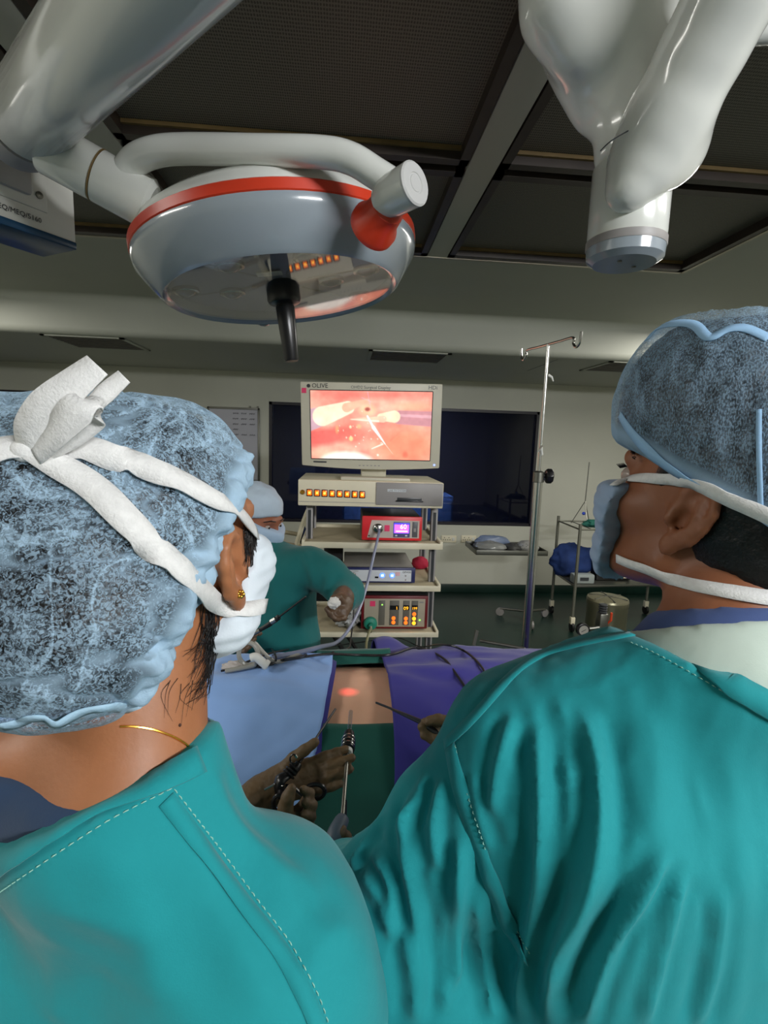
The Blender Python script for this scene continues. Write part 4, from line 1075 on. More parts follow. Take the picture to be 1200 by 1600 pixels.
# smooth castings of the right pendant hub
_pts = np.array([P(990, 420, .66), P(800, -190, .58), P(1230, -130, .47), P(1120, 230, .62)]); _lo = _pts.min(0)-.11; _hi = _pts.max(0)+.10
def casting(name, build_fn, st=.0055):
    F = Field(*[np.arange(_lo[i], _hi[i], st) for i in range(3)]); build_fn(F)
    v, f = F.mesh(); v = relax(v, f, 2, .5); v, f = subdivide(v, f); v = relax(v, f, 2, .5)
    return vf_obj(name, v, f, WHITE, hub)
def _upper(F):
    F.add(F.cap(hb0+np.array([0, 0, .125]), hb0+np.array([.002, 0, .20]), .0475), .01)
    F.add(F.chain([hb0+np.array([.002, 0, .19]), P(972, 120, .645), P(950, 40, .625), P(925, -60, .60), P(895, -170, .58)], [.050, .062, .072, .076, .076], .03), .03)
    F.add(F.chain([P(905, 62, .605), P(884, 6, .595), P(868, -170, .58)], [.040, .048, .048], .02), .016)
    F.cut(F.plane(hb0+np.array([0, 0, .104]), (0, 0, -1)), .002)
casting('upper_arm', _upper)
def _lower(F):
    F.add(F.chain([P(982, 296, .606), P(1010, 250, .60), P(1046, 180, .575), P(1100, 75, .535), P(1150, -20, .50), P(1200, -120, .47)], [.026, .040, .043, .0405, .040, .040], .02), .01)
    F.add(F.ell(P(1056, 220, .61), (.036, .050, .036), np.array([nrm(RT), nrm(UP), nrm(FW)])), .022)
casting('lower_arm', _lower)
# ================================================================ OPERATING TABLE, PATIENT, DRAPES
tb = thing('operating_table', 'operating table with steel side rail under the drapes', 'table', (-.1, 1.24, 0))
MB().box((-1.05, 1.02, .80), (.85, 1.46, .86)).build('table_top', BLACKM, tb, .01)
MB().box((-.25, 1.12, .1), (.15, 1.36, .80)).build('column', STEELD, tb, .02)
MB().box((-.55, 1.0, 0), (.45, 1.48, .1)).build('base', STEELD, tb, .02)
MB().box((-1.0, 1.475, .80), (.8, 1.485, .835)).build('side_rail', STEELD, tb, .002)
pr_ = atZ(750, 1001, .98); pr2 = atZ(818, 1013, .98)
MB().tube([pr_, pr2], .006, 8).build('accessory_rail', STEELD, tb)
MB().tube([atZ(740, 1008, .98), np.array(atZ(740, 1008, .98))+np.array([.012, .01, .05])], .007, 8).build('accessory_clamp', STEELD, tb)
MB().tube([pr2, np.array([pr2[0], 1.48, .82])], .008, 8).build('accessory_post', STEELD, tb)

CS = spline([(1.535, .60, 0), (1.52, .80, 0), (1.48, .95, 0), (1.42, 1.03, 0), (1.33, 1.075, 0), (1.22, 1.09, 0), (1.13, 1.078, 0), (1.06, 1.043, 0), (1.012, .985, 0), (.985, .90, 0), (.975, .78, 0), (.97, .55, 0)], 6)
CS = np.array(CS)[:, :2]
cl = np.concatenate([[0], np.cumsum(np.linalg.norm(np.diff(CS, axis=0), axis=1))]); CT = cl[-1]
def cs(t):
    s = t*CT; return np.array([np.interp(s, cl, CS[:, 0]), np.interp(s, cl, CS[:, 1])])
def csn(t):
    a = cs(max(t-.01, 0)); b = cs(min(t+.01, 1)); d = b-a; n = np.array([d[1], -d[0]]); n = n/np.linalg.norm(n)
    return n if n[1]*1.0+(.3 if cs(t)[0] < 1.2 else 0)*(-n[0]) > 0 or n[1] > 0 else -n
def out_n(t):
    a = cs(max(t-.01, 0)); b = cs(min(t+.01, 1)); d = b-a
    n = np.array([d[1], -d[0]])/np.linalg.norm(d)       # candidate
    c = cs(t)-np.array([1.24, .85])
    return n if n@c > 0 else -n
SKIN = mat('skin_patient', (238, 188, 158), .5, sss=.15, bump=(160, .06), var=(14, .06))
m = SKIN; nt = m.node_tree; b = nt.nodes['Principled BSDF']
# endoscope light through the belly wall, put in as red emission of the skin
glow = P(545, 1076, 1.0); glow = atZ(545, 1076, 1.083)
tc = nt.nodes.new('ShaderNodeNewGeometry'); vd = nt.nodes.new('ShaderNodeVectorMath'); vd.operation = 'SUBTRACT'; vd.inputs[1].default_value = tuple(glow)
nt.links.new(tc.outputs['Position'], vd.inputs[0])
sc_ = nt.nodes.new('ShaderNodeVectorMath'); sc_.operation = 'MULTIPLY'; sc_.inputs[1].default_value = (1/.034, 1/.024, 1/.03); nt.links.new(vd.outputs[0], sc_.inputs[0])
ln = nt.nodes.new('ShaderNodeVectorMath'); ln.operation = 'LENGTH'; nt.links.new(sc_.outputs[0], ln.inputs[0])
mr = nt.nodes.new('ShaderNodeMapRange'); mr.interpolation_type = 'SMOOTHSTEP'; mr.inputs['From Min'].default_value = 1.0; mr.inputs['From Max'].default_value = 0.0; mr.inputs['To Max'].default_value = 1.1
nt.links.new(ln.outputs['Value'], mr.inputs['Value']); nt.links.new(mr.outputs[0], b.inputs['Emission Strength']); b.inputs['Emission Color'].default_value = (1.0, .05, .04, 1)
xs_ = np.linspace(-.98, .80, 90)
def body_sc(x):
    return np.interp(x, [-.98, -.95, -.85, -.74, -.70, -.62, -.5, -.2, .12, .3, .5, .7, .77, .80], [.05, .28, .42, .36, .30, .75, .9, .93, .96, .93, .72, .5, .45, .2])
vs = []; NS = 48
for x in xs_:
    s = body_sc(x)
    for k in range(NS):
        t = k/NS
        if t < .7:
            tt = .17+.66*(t/.7); y, z = cs(tt)-out_n(tt)*.006
        else:
            u = (t-.7)/.3; ya, za = cs(.83)-out_n(.83)*.006; yb, zb_ = cs(.17)-out_n(.17)*.006
            y = ya+(yb-ya)*u; z = .872
        y = 1.24+(y-1.24)*s; z = .866+(z-.866)*(s if s < .9 else s**.5)
        if -.02 < x < .14 and z > 1.03: z -= .006*math.exp(-((x-.055)/.02)**2-((y-1.2)/.02)**2)
        vs.append((x, y, z))
fs = [(i*NS+k, i*NS+(k+1) % NS, (i+1)*NS+(k+1) % NS, (i+1)*NS+k) for i in range(len(xs_)-1) for k in range(NS)]
fs += [tuple(range(NS)), tuple((len(xs_)-1)*NS+k for k in range(NS))]
patient = tag(MB().add(vs, fs).build('person', SKIN, None, smooth=180), 'person lying on the table with bare belly between the drapes', 'person')

def cloth(name, rgb, fold=1.0, rough=.85):
    m = mat(name, rgb, rough, sheen=.15, var=(5, .06), bump=(420, .12, .0006)); return m
BLUED = cloth('light_blue_drape_cloth', (146, 186, 246)); PURP = cloth('indigo_drape_cloth', (50, 46, 136)); GREEND = cloth('green_drape_cloth', (10, 86, 76))
def drape(name, label, m, xl, xr, t0, t1, nu, nv, lift, wr=.006, seed=1, bump=None, mean=None):
    """cloth over the patient: x between xl(t)..xr(t), t along the cross-section"""
    V_, F_ = [], []
    for i in range(nu):
        for j in range(nv):
            t = t0+(t1-t0)*j/(nv-1); a, b_ = xl(t), xr(t); x = a+(b_-a)*i/(nu-1)
            c = cs(t); n = out_n(t)
            lf = lift(t) if callable(lift) else lift; V_.append((x, c[0]+n[0]*lf, c[1]+n[1]*lf))
    V_ = np.array(V_); 
    nn = vnoise(V_, (5, 9, 6), seed, 3)*wr*2.2+np.abs(vnoise(V_+.3*np.stack([V_[:, 1]*0, V_[:, 0], V_[:, 0]], 1), (4, 16, 9), seed+3, 2))*wr*2.5
    for q in range(len(V_)):
        t = t0+(t1-t0)*(q % nv)/(nv-1); n = out_n(t); dz = nn[q]
        if bump: dz += bump(V_[q])
        V_[q, 1] += n[0]*dz; V_[q, 2] += n[1]*dz
    mb = MB().add(V_, [(i*nv+j, (i+1)*nv+j, (i+1)*nv+j+1, i*nv+j+1) for i in range(nu-1) for j in range(nv-1)])
    o = mb.build(name, m, None, smooth=180, solid=.003)
    return tag(o, label, 'drape')
def T_of_y(y): return None
eL = lambda t: float(np.interp(t, [0, .35, .5, .6, .7, .8, 1.0], [-.03, -.015, -.018, -.032, -.055, -.075, -.09]))
drape('surgical_drape', 'light blue drape over the chest side of the patient', BLUED, lambda t: -1.0, eL, .03, .99, 130, 90, .015, .010, 2)
eP = lambda t: float(np.interp(t, [0, .28, .45, .6, .72, 1.0], [.085, .095, .118, .122, .122, .13]))
drape('surgical_drape', 'indigo drape over the leg side of the patient', PURP, eP, lambda t: .86, .03, .99, 110, 80, .012, .008, 5,
      bump=lambda p: .075*math.exp(-((p[0]-.13)/.08)**2-((p[1]-1.45)/.05)**2)+.02*math.exp(-((p[0]-.4)/.25)**2))
# green sheets above and below the belly window
drape('surgical_drape', 'green towel folded behind the bare belly', GREEND, lambda t: -.06, lambda t: .14, .10, .432, 24, 60, lambda t: float(np.interp(t, [.1, .2, .40, .414, .424, .432], [.012, .026, .036, .034, .012, .003])), .003, 7)
drape('surgical_drape', 'dark green sheet hanging below the bare belly', GREEND, lambda t: -.085, lambda t: .16, .612, .985, 24, 40, .006, .004, 9)
pr0, pn0 = [], []
for k in range(12):
    t = .36+.30*k/11; c = cs(t); n = out_n(t); pr0.append((eL(t)+.004, c[0]+n[0]*.012, c[1]+n[1]*.012)); pn0.append((.5, n[0], n[1]))
lb = [o for o in bpy.data.objects if o.name.startswith('surgical_drape') and 'light blue' in o.get('label', '')][0]
ribbon(np.array(pr0), np.array([nrm(q) for q in pn0]), .012, .001, .001).build('indigo_hem', PURP, lb)
# ================================================================ PEOPLE
def rotz(a):
    c, s = math.cos(a), math.sin(a); return np.array([[c, -s, 0], [s, c, 0], [0, 0, 1]])
def head_axes(yaw, pitch, roll=0):
    """yaw: right of +Y, pitch: up positive, roll: head leaning to its right"""
    y, p = math.radians(yaw), math.radians(pitch)
    f = np.array([math.sin(y)*math.cos(p), math.cos(y)*math.cos(p), math.sin(p)]); r = np.array([math.cos(y), -math.sin(y), 0.0]); u = np.cross(r, f)
    q = math.radians(roll); r2 = r*math.cos(q)-u*math.sin(q); u2 = u*math.cos(q)+r*math.sin(q)
    return r2, f, u2
class Head:
    def __init__(s, C, ax, sc=1.0, esc=1.0): s.esc = esc; s.C = np.array(C, float); s.r, s.f, s.u = ax; s.sc = sc; s.R = np.array(ax)
    def p(s, x, y, z): return s.C+s.sc*(s.r*x+s.f*y+s.u*z)
    def sculpt(s, F, ears=(-1, 1), flare=32):
        k = s.sc; R = s.R; E = lambda c, r: F.ell(s.p(*c), [q*k for q in r], R)
        F.add(E((0, -.012, .03), (.076, .097, .088)), .01)
        F.add(E((0, .032, -.028), (.060, .066, .078)), .03)
        F.add(E((0, .068, -.088), (.026, .024, .018)), .03)
        for sx in (-1, 1):
            F.add(E((sx*.047, .058, -.018), (.024, .030, .022)), .02)
            F.add(F.cap(s.p(sx*.056, .01, -.062), s.p(sx*.02, .074, -.090), .016*k, .015*k), .03)
        F.add(F.cap(s.p(-.034, .088, .026), s.p(.034, .088, .026), .012*k), .02)
        for sx in (-1, 1): F.sub(F.ell(s.p(sx*.033, .112, .006), [.020*k, .018*k, .012*k], R), .014)
        F.add(F.cap(s.p(0, .096, .008), s.p(0, .121, -.036), .0075*k, .012*k), .012)
        for sx in (-1, 1): F.add(F.ell(s.p(sx*.012, .108, -.040), [.008*k]*3), .008)
        F.add(F.cap(s.p(-.018, .092, -.062), s.p(.018, .092, -.062), .007*k), .012)
        for sx in ears: s.ear(F, sx, flare)
    def ear(s, F, sx, flare=32):
        k = s.sc*.001*s.esc; E0 = s.p(sx*.074, -.004, -.004); o = s.r*sx; fl = math.radians(flare)
        back = -s.f*math.cos(fl)+o*math.sin(fl); up_ = nrm(s.u*math.cos(.2)-s.f*math.sin(.2)); back = nrm(back-up_*(back@up_)); n = np.cross(up_, back); n = n if n@o > 0 else -n
        q = lambda a, b, c=0: E0+(back*a+up_*b+n*c)*k
        pts = [q(-4, 4, 1), q(-6, 16, 2), (q(-1, 26, 3)), q(9, 31, 4), q(19, 27, 5), q(24, 15, 5), q(22, 0, 4), q(17, -13, 3), q(9, -23, 2)]
        F.add(F.ell(q(8, 2, 0), [17*k, 28*k, 3.2*k], np.array([back, up_, n])), .006)
        F.add(F.cap(q(-2, 0, -3), q(10, 0, -3), 9*k, 6*k), .010)
        F.sub(F.ell(q(4, -4, 6), [9*k, 13*k, 9*k], np.array([back, up_, n])), .004)
        F.sub(F.ell(q(8, 17, 6), [7*k, 7*k, 5*k], np.array([back, up_, n])), .004)
        F.add(F.chain(pts, [3.2*k, 3.6*k, 3.8*k, 4*k, 4*k, 3.8*k, 3.6*k, 3.6*k, 4*k], .003), .004)
        F.add(F.chain([q(10, 17, 2), q(14, 8, 3), q(13, -6, 3), q(6, -15, 3)], [2.6*k, 3.2*k, 3.2*k, 3.6*k], .003), .005)
        F.add(F.ell(q(3, -27, 1), [8*k, 9*k, 4.5*k], np.array([back, up_, n])), .006)
        F.add(F.ell(q(-6, -7, 4), [4*k, 6*k, 3.5*k], np.array([back, up_, n])), .006)
        s.lobe = q(3, -24, 7); s.lobe_n = n

def skinmat(name, rgb, var=.09):
    return mat(name, rgb, .5, sss=.12, bump=(230, .18, .0012), var=(26, var))
SKA = skinmat('skin_warm_brown', (160, 104, 68)); SKB = skinmat('skin_dark_brown', (142, 88, 58)); SKC = skinmat('skin_mid_brown', (150, 92, 66))
HAIR = mat('black_hair', (16, 13, 12), .45, spec=.5, bump=(300, .4, .003))
def gownmat(name, rgb):
    m = mat(name, rgb, .88, sheen=.12, var=(7, .05), bump=None)
    nt = m.node_tree; b = nt.nodes['Principled BSDF']
    tc = N(nt, 'ShaderNodeTexCoord')
    n1_ = N(nt, 'ShaderNodeTexNoise', i_Scale=900.0, i_Detail=2.0); n2_ = N(nt, 'ShaderNodeTexNoise', i_Scale=60.0, i_Detail=4.0)
    for q in (n1_, n2_): nt.links.new(tc.outputs['Object'], q.inputs['Vector'])
    b1 = N(nt, 'ShaderNodeBump', i_Strength=.18, i_Distance=.0006); b2 = N(nt, 'ShaderNodeBump', i_Strength=.16, i_Distance=.003)
    nt.links.new(n1_.outputs['Fac'], b1.inputs['Height']); nt.links.new(n2_.outputs['Fac'], b2.inputs['Height'])
    nt.links.new(b2.outputs[0], b1.inputs['Normal']); nt.links.new(b1.outputs[0], b.inputs['Normal'])
    return m
GOWN = gownmat('teal_gown_cloth', (8, 140, 146)); GOWNC = gownmat('dark_teal_gown_cloth', (10, 104, 104))
NAVYT = gownmat('navy_shirt_cloth', (24, 52, 84)); WHITEU = gownmat('pale_green_undergown', (196, 212, 200))
NAVYB = gownmat('slate_blue_collar', (64, 84, 134))
THREAD = mat('pale_stitch_thread', (150, 205, 190), .8)
STRAP = mat('white_strap_fabric', (226, 226, 224), .85, bump=(600, .5, .0012), var=(200, .06))
GOLD = mat('gold', (230, 180, 80), .25, 1.0)
GLOVE = mat('brown_latex_glove', (100, 80, 54), .6, bump=(120, .25, .002), var=(30, .1))
EYEW = mat('eye_white', (168, 152, 142), .25); EYED = mat('dark_iris', (28, 18, 14), .1)

def netcap(name, rgb, scale, wave, lo=.38, hi=.78, squash=(1, 1, 1), crs=.42, pat=1.0):
    """thin translucent non-woven cap: pale fibres over whatever is underneath"""
    m, nt, out = nodemat(name)
    tc = N(nt, 'ShaderNodeTexCoord'); mpn = N(nt, 'ShaderNodeMapping'); mpn.inputs['Scale'].default_value = squash
    nt.links.new(tc.outputs['Object'], mpn.inputs['Vector'])
    n1_ = N(nt, 'ShaderNodeTexNoise', i_Scale=scale, i_Detail=3.0, i_Distortion=wave)
    n2_ = N(nt, 'ShaderNodeTexNoise', i_Scale=scale*.12, i_Detail=3.0)
    n3_ = N(nt, 'ShaderNodeTexNoise', i_Scale=14.0, i_Detail=5.0, i_Distortion=1.2)
    for q in (n1_, n2_, n3_): nt.links.new(mpn.outputs[0], q.inputs['Vector'])
    r1 = N(nt, 'ShaderNodeMapRange'); r1.inputs['From Min'].default_value = .40; r1.inputs['From Max'].default_value = .62; r1.inputs['To Min'].default_value = lo-.24; r1.inputs['To Max'].default_value = hi
    nt.links.new(n1_.outputs['Fac'], r1.inputs['Value'])
    # creases where the sheet doubles up are more opaque
    ab = N(nt, 'ShaderNodeMath', operation='SUBTRACT'); ab.inputs[1].default_value = .5; nt.links.new(n3_.outputs['Fac'], ab.inputs[0])
    a2 = N(nt, 'ShaderNodeMath', operation='ABSOLUTE'); nt.links.new(ab.outputs[0], a2.inputs[0])
    r3 = N(nt, 'ShaderNodeMapRange'); r3.inputs['From Min'].default_value = .0; r3.inputs['From Max'].default_value = .035; r3.inputs['To Min'].default_value = crs; r3.inputs['To Max'].default_value = 0.0
    nt.links.new(a2.outputs[0], r3.inputs['Value'])
    r2 = N(nt, 'ShaderNodeMapRange'); r2.inputs['From Min'].default_value = .38; r2.inputs['From Max'].default_value = .62; r2.inputs['To Min'].default_value = -.16*pat; r2.inputs['To Max'].default_value = .12*pat
    nt.links.new(n2_.outputs['Fac'], r2.inputs['Value'])
    s1 = N(nt, 'ShaderNodeMath', operation='ADD'); nt.links.new(r1.outputs[0], s1.inputs[0]); nt.links.new(r3.outputs[0], s1.inputs[1])
    s2 = N(nt, 'ShaderNodeMath', operation='ADD'); s2.use_clamp = True; nt.links.new(s1.outputs[0], s2.inputs[0]); nt.links.new(r2.outputs[0], s2.inputs[1])
    # attribute "dense" marks hems and gathered folds
    at_ = N(nt, 'ShaderNodeAttribute'); at_.attribute_name = 'dense'
    s3 = N(nt, 'ShaderNodeMath', operation='MAXIMUM'); nt.links.new(s2.outputs[0], s3.inputs[0]); nt.links.new(at_.outputs['Fac'], s3.inputs[1])
    lw = N(nt, 'ShaderNodeLayerWeight', i_Blend=.5); pw = N(nt, 'ShaderNodeMath', operation='POWER'); pw.inputs[1].default_value = 3.0; nt.links.new(lw.outputs['Facing'], pw.inputs[0])
    sg = N(nt, 'ShaderNodeMath', operation='MULTIPLY_ADD'); sg.inputs[1].default_value = .75; sg.use_clamp = True; nt.links.new(pw.outputs[0], sg.inputs[0]); nt.links.new(s3.outputs[0], sg.inputs[2]); s3 = sg
    df = N(nt, 'ShaderNodeBsdfDiffuse'); df.inputs[0].default_value = (*lin(rgb), 1)
    tl = N(nt, 'ShaderNodeBsdfTranslucent'); tl.inputs[0].default_value = (*lin(rgb), 1)
    mxa = N(nt, 'ShaderNodeMixShader'); mxa.inputs[0].default_value = .2; nt.links.new(df.outputs[0], mxa.inputs[1]); nt.links.new(tl.outputs[0], mxa.inputs[2])
    tr = N(nt, 'ShaderNodeBsdfTransparent')
    bpn = N(nt, 'ShaderNodeBump', i_Strength=.35, i_Distance=.0015); nt.links.new(n1_.outputs['Fac'], bpn.inputs['Height']); nt.links.new(bpn.outputs[0], df.inputs['Normal'])
    mx = N(nt, 'ShaderNodeMixShader'); nt.links.new(s3.outputs[0], mx.inputs[0]); nt.links.new(tr.outputs[0], mx.inputs[1]); nt.links.new(mxa.outputs[0], mx.inputs[2])
    nt.links.new(mx.outputs[0], out.inputs[0])
    return m
def set_dense(o, val):
    a = o.data.attributes.new('dense', 'FLOAT', 'POINT'); a.data.foreach_set('value', np.asarray(val, np.float32))

def folds(v, f, lines, trees):
    """sink grooves (and raise the cloth beside them) along fold lines laid on the cloth"""
    n = normals(v, f); v = v.copy(); disp = np.zeros(len(v))
    for pts, depth, wid in lines:
        depth = depth*.72; wid = wid*.92
        p, nn = trace(trees, pts, 8)
        if len(p) < 3: continue
        d, fr = poly_dist(v, p)
        env = np.clip(np.minimum(fr, 1-fr)*5, 0, 1) if depth > 0 else 1
        env = env*env*(3-2*env)
        disp += env*(-depth*np.exp(-np.abs(d/wid)**1.35)+depth*.5*np.exp(-((d-2.0*wid)/(wid*1.1))**2))
    return v+n*disp[:, None]

# ---------------------------------------------------------------- woman in the left foreground
rA, fA, uA = head_axes(17, 4, 0)
EA = P(374, 892, .415)
HA = Head(EA-rA*.080+fA*.010+uA*.004, (rA, fA, uA), .98, 1.12)
bA = math.radians(14); RB = np.array([[math.cos(bA), -math.sin(bA), 0], [math.sin(bA), math.cos(bA), 0], [0, 0, 1.0]])   # rows: right, front, up
brA, bfA = RB[0], RB[1]
NBA = P(200, 1205, .40)
SRA = P(425, 1520, .40); SLA = NBA-(SRA-NBA)*np.array([1, 1, -1])+bfA*.02+np.array([0, 0, .07])
def torsoA(F, g):
    top = NBA+np.array([0, 0, .0])
    F.add(F.cap(HA.p(0, -.03, -.06), NBA-np.array([0, 0, .03]), .050+g*.4, .060+g), .02)
    for S in (SRA, SLA):
        F.add(F.cap(NBA-np.array([0, 0, .035])-bfA*.008, S, .050+g, .046+g), .035)
    F.add(F.cap(P(105, 1172, .405), P(-90, 1240, .40), .030+g, .045+g), .04)
    c = (SRA+SLA)/2
    F.add(F.box(c-np.array([0, 0, .24])+bfA*.02, (.165+g, .095+g, .26+g), .09, RB), .05)
ELA = P(475, 1690, .42)+np.array([.0, .03, -.04])         # right elbow, out of frame below
WR1 = P(395, 1258, .90); WR2 = P(452, 1300, .87)
ELL = SLA+np.array([-.02, .12, -.28])
bodyA = Field(axis_pts([(-.46, .016), (-.30, .006), (-.14, .0034), (-.03, .006), (.10, .01), (.16, .01)]),
              axis_pts([(.12, .012), (.24, .006), (.36, .0036), (.47, .006), (.62, .012), (.66, .012)]),
              axis_pts([(-.01, .03), (.9, .02), (1.2, .008), (1.50, .0042), (1.62, .006), (1.74, .006)]))
HA.sculpt(bodyA, flare=4); torsoA(bodyA, 0.0)
hipA = (SRA+SLA)/2*np.array([1, 1, 0])
for s in (-1, 1):
    q = hipA+brA*.09*s; F = bodyA
    F.add(F.cap(q+np.array([0, 0, .85]), q+np.array([0, 0, .09]), .08, .045), .03)
    F.add(F.cap(q+np.array([0, -.04, .035]), q+bfA*.13+np.array([0, 0, .03]), .036, .032), .02)
for S, E_, W_e in ((SRA, ELA, WR2), (SLA, ELL, WR1)): pass
v, f = bodyA.mesh(); v = relax(v, f, 1, .4)
womanbody = vf_obj('person', v, f, SKA); tag(womanbody, 'person with bow-tied mask, blue net cap and gold necklace seen from behind', 'person')
tA = bvh(v, f)
# hair mass under the cap, gathered in a low bun
camR = np.array([RT, UP, FW])
def capfield(F, g, which):
    if which == 'A':
        F.add(F.ell(P(214, 792, .425), (.1035+g, .0965+g, .115+g), camR), .02)
        F.add(F.ell(P(112, 962, .375), (.099+g, .080+g, .088+g), camR), .05)
        F.add(F.ell(P(20, 800, .40), (.10+g, .092+g, .10+g), camR), .05)
gx = axis_pts([(-.42, .005), (-.02, .005)]); gy = axis_pts([(.24, .005), (.62, .005)]); gz = axis_pts([(1.42, .005), (1.76, .005)])
F = Field(gx, gy, gz); capfield(F, -.010, 'A')
cutp = P(344, 850, .40); cutn = RT*215-UP*97+FW*70
F.cut(F.plane(cutp-nrm(cutn)*.004, cutn), .006); F.sub(F.ell(P(384, 895, .41), (.028, .044, .06), camR), .006)
v, f = F.mesh(); v = relax(v, f, 1); n = normals(v, f); v = v+n*(vnoise(v, (60, 60, 160), 4, 3)*.004)[:, None]
hairA = vf_obj('hair', v, f, HAIR, womanbody)
F = Field(gx, gy, gz); capfield(F, 0.0, 'A'); F.cut(F.plane(cutp, cutn), .006); F.sub(F.ell(P(384, 895, .41), (.0235, .039, .06), camR), .006)
v, f = F.mesh(); v = relax(v, f, 1); v, f = subdivide(v, f); v = relax(v, f, 1); n = normals(v, f)
puff = vnoise(v, (14, 14, 22), 11, 3)*.010; ridge = np.abs(vnoise(v, (16, 16, 30), 21, 3)); crease = np.exp(-(ridge/.05)**2)
dcut = ((v-cutp)@nrm(cutn)); hem = np.exp(-((dcut+.004)/.010)**2)
v2 = v+n*(puff+crease*.0035+hem*vnoise(v, (70, 70, 90), 31, 2)*.012)[:, None]
CAPA = netcap('pale_blue_net_cap', (176, 206, 228), 380.0, 1.5, .34, .70)
capA = vf_obj('bouffant_cap', v2, f, CAPA, womanbody)
lowhem = np.clip(1-np.abs(v[:, 2]-1.478)/.012, 0, 1)*0
set_dense(capA, np.clip(hem*.95+crease*.55+lowhem, 0, 1)); tag(capA, 'pale blue see-through bouffant cap')
tcA = bvh(v2, f)
# crumpled elastic edge of the cap at the nape
p_, n_ = trace([tcA], [(306, 1012), (292, 1052), (250, 1095), (205, 1112), (165, 1098), (120, 1112), (60, 1122), (2, 1135)], 5)
wob = np.array([math.sin(i*.55)*.0016+math.sin(i*.23+1)*.0022 for i in range(len(p_))])
for _ in range(3): p_[1:-1] = (p_[:-2]+2*p_[1:-1]+p_[2:])/4
p_ = p_+n_*(.0005+np.abs(wob)*.6)[:, None]+UP*wob[:, None]
o = ribbon(p_, n_, [.006, .009, .006, .008, .010, .007, .010, .008, .010], .0012, .0, smooth=False).build('cap_elastic', mat('pale_blue_elastic', (164, 198, 220), .8, bump=(300, .4, .002)), capA, smooth=180)
# neck fields of the undershirt and gown
def shell(name, m, parent, g, cut, grid, thick=None, noise=None, lines=None, sub=1, extra=None, tors=None, zmin=None):
    F = Field(*grid); tors(F, g)
    if extra: extra(F, g)
    for p, nn in cut: F.cut(F.plane(p, nn), .003)
    if zmin: F.cut(F.plane((0, 0, zmin), (0, 0, -1)), .003)
    v, f = F.mesh(); v = relax(v, f, 2, .5)
    for _ in range(sub): v, f = subdivide(v, f); v = relax(v, f, 1, .5)
    if noise: v = v+normals(v, f)*noise(v)[:, None]
    if lines:
        t = bvh(v, f); v = folds(v, f, lines, [t])
        v = relax(v, f, 1, .3)
    return vf_obj(name, v, f, m, parent), bvh(v, f), v, f
def plane3(a, b, c, toward):
    n = nrm(np.cross(np.array(b)-a, np.array(c)-a)); return (np.array(a), n if n@np.array(toward) > 0 else -n)
def hit(t, px, py, fb):
    h = shoot([t], px, py); return h[0] if h else P(px, py, fb)
sa, sb, sc2 = hit(tA, 2, 1212, .36), hit(tA, 130, 1262, .34), hit(tA, 262, 1238, .36)
gridA = (axis_pts([(-.48, .02), (-.36, .009), (.16, .009)]), axis_pts([(.08, .009), (.60, .012), (.70, .012)]), axis_pts([(.22, .03), (.9, .012), (1.05, .009), (1.54, .009)]))
shirtA, tsA, _, _ = shell('shirt', NAVYT, womanbody, .006, [plane3(sa, sb, sc2+np.array([0, .12, .02]), (0, 0, 1))], gridA, tors=torsoA, zmin=1.30); tag(shirtA, 'navy crew-neck shirt')
def armsA(F, g):
    F.add(F.chain([SRA, SRA*.5+ELA*.5+brA*.010, ELA, WR2*.35+ELA*.65, WR2*.62+ELA*.38], [.052, .060, .058, .050, .042], .03), .05)
    F.add(F.chain([SLA, ELL, WR1], [.058, .058, .040], .03), .05)
    # skirt of the gown
    q = hipA
    F.add(F.box(np.array([q[0], q[1]+.02, .66]), (.20, .14, .42), .12, RB), .06)
g1, g2 = hit(tA, 312, 1150, .40), hit(tA, 2, 1304, .32)
fold_A = [([(330, 1190), (350, 1260), (400, 1330), (470, 1390)], .005, .010), ([(300, 1300), (330, 1400), (390, 1500), (420, 1600)], .004, .014), ([(120, 1330), (200, 1400), (240, 1500), (240, 1600)], .004, .02), ([(60, 1420), (150, 1440), (260, 1470)], .003, .012), ([(380, 1290), (450, 1350), (520, 1420)], .003, .010), ([(330, 1240), (400, 1330), (470, 1420), (540, 1500)], .003, .012), ([(560, 1440), (500, 1480), (470, 1560)], .004, .012), ([(80, 1480), (90, 1560), (80, 1600)], .004, .02)]
gA = shell('gown', GOWN, womanbody, .014, [plane3(g1, g2, NBA+bfA*.13+np.array([.0, 0, .0]), (0, 0, 1))], gridA, tors=torsoA, extra=armsA, noise=lambda v: vnoise(v, (9, 9, 5), 14, 3)*.008, lines=fold_A, sub=1)
gownA, tgA = gA[0], gA[1]; tag(gownA, 'teal cotton surgical gown')
# ---- details of the woman
def seam(t, pts, w, name, m, parent, lift=.0008, th=.001, step=6):
    p, n = trace(t, pts, step); return ribbon(p, n, w, th, lift).build(name, m, parent, smooth=180), p, n
colpts = [(322, 1166), (290, 1188), (229, 1218), (180, 1242), (128, 1266), (60, 1306), (-6, 1346)]
stpts = [(312, 1196), (256, 1238), (208, 1266), (160, 1294), (80, 1346), (-6, 1404)]
bandpts = [((a[0]+b[0])/2, (a[1]+b[1])/2) for a, b in zip([colpts[0], colpts[2], colpts[3], colpts[4], colpts[5], colpts[6]], stpts)]
seam([tgA], [(314, 1186), (245, 1222), (196, 1243), (145, 1266), (70, 1310), (-6, 1352), (-50, 1380)], [.020, .019, .018, .017, .018], 'collar_band', GOWN, gownA, .0004, .0012)
p_, n_ = trace([tgA], [(268, 1232), (208, 1262), (160, 1288), (80, 1340), (-6, 1398), (-50, 1426)], 4); stitches(p_, n_, .0034, .0022, .0005).build('collar_stitching', THREAD, gownA)
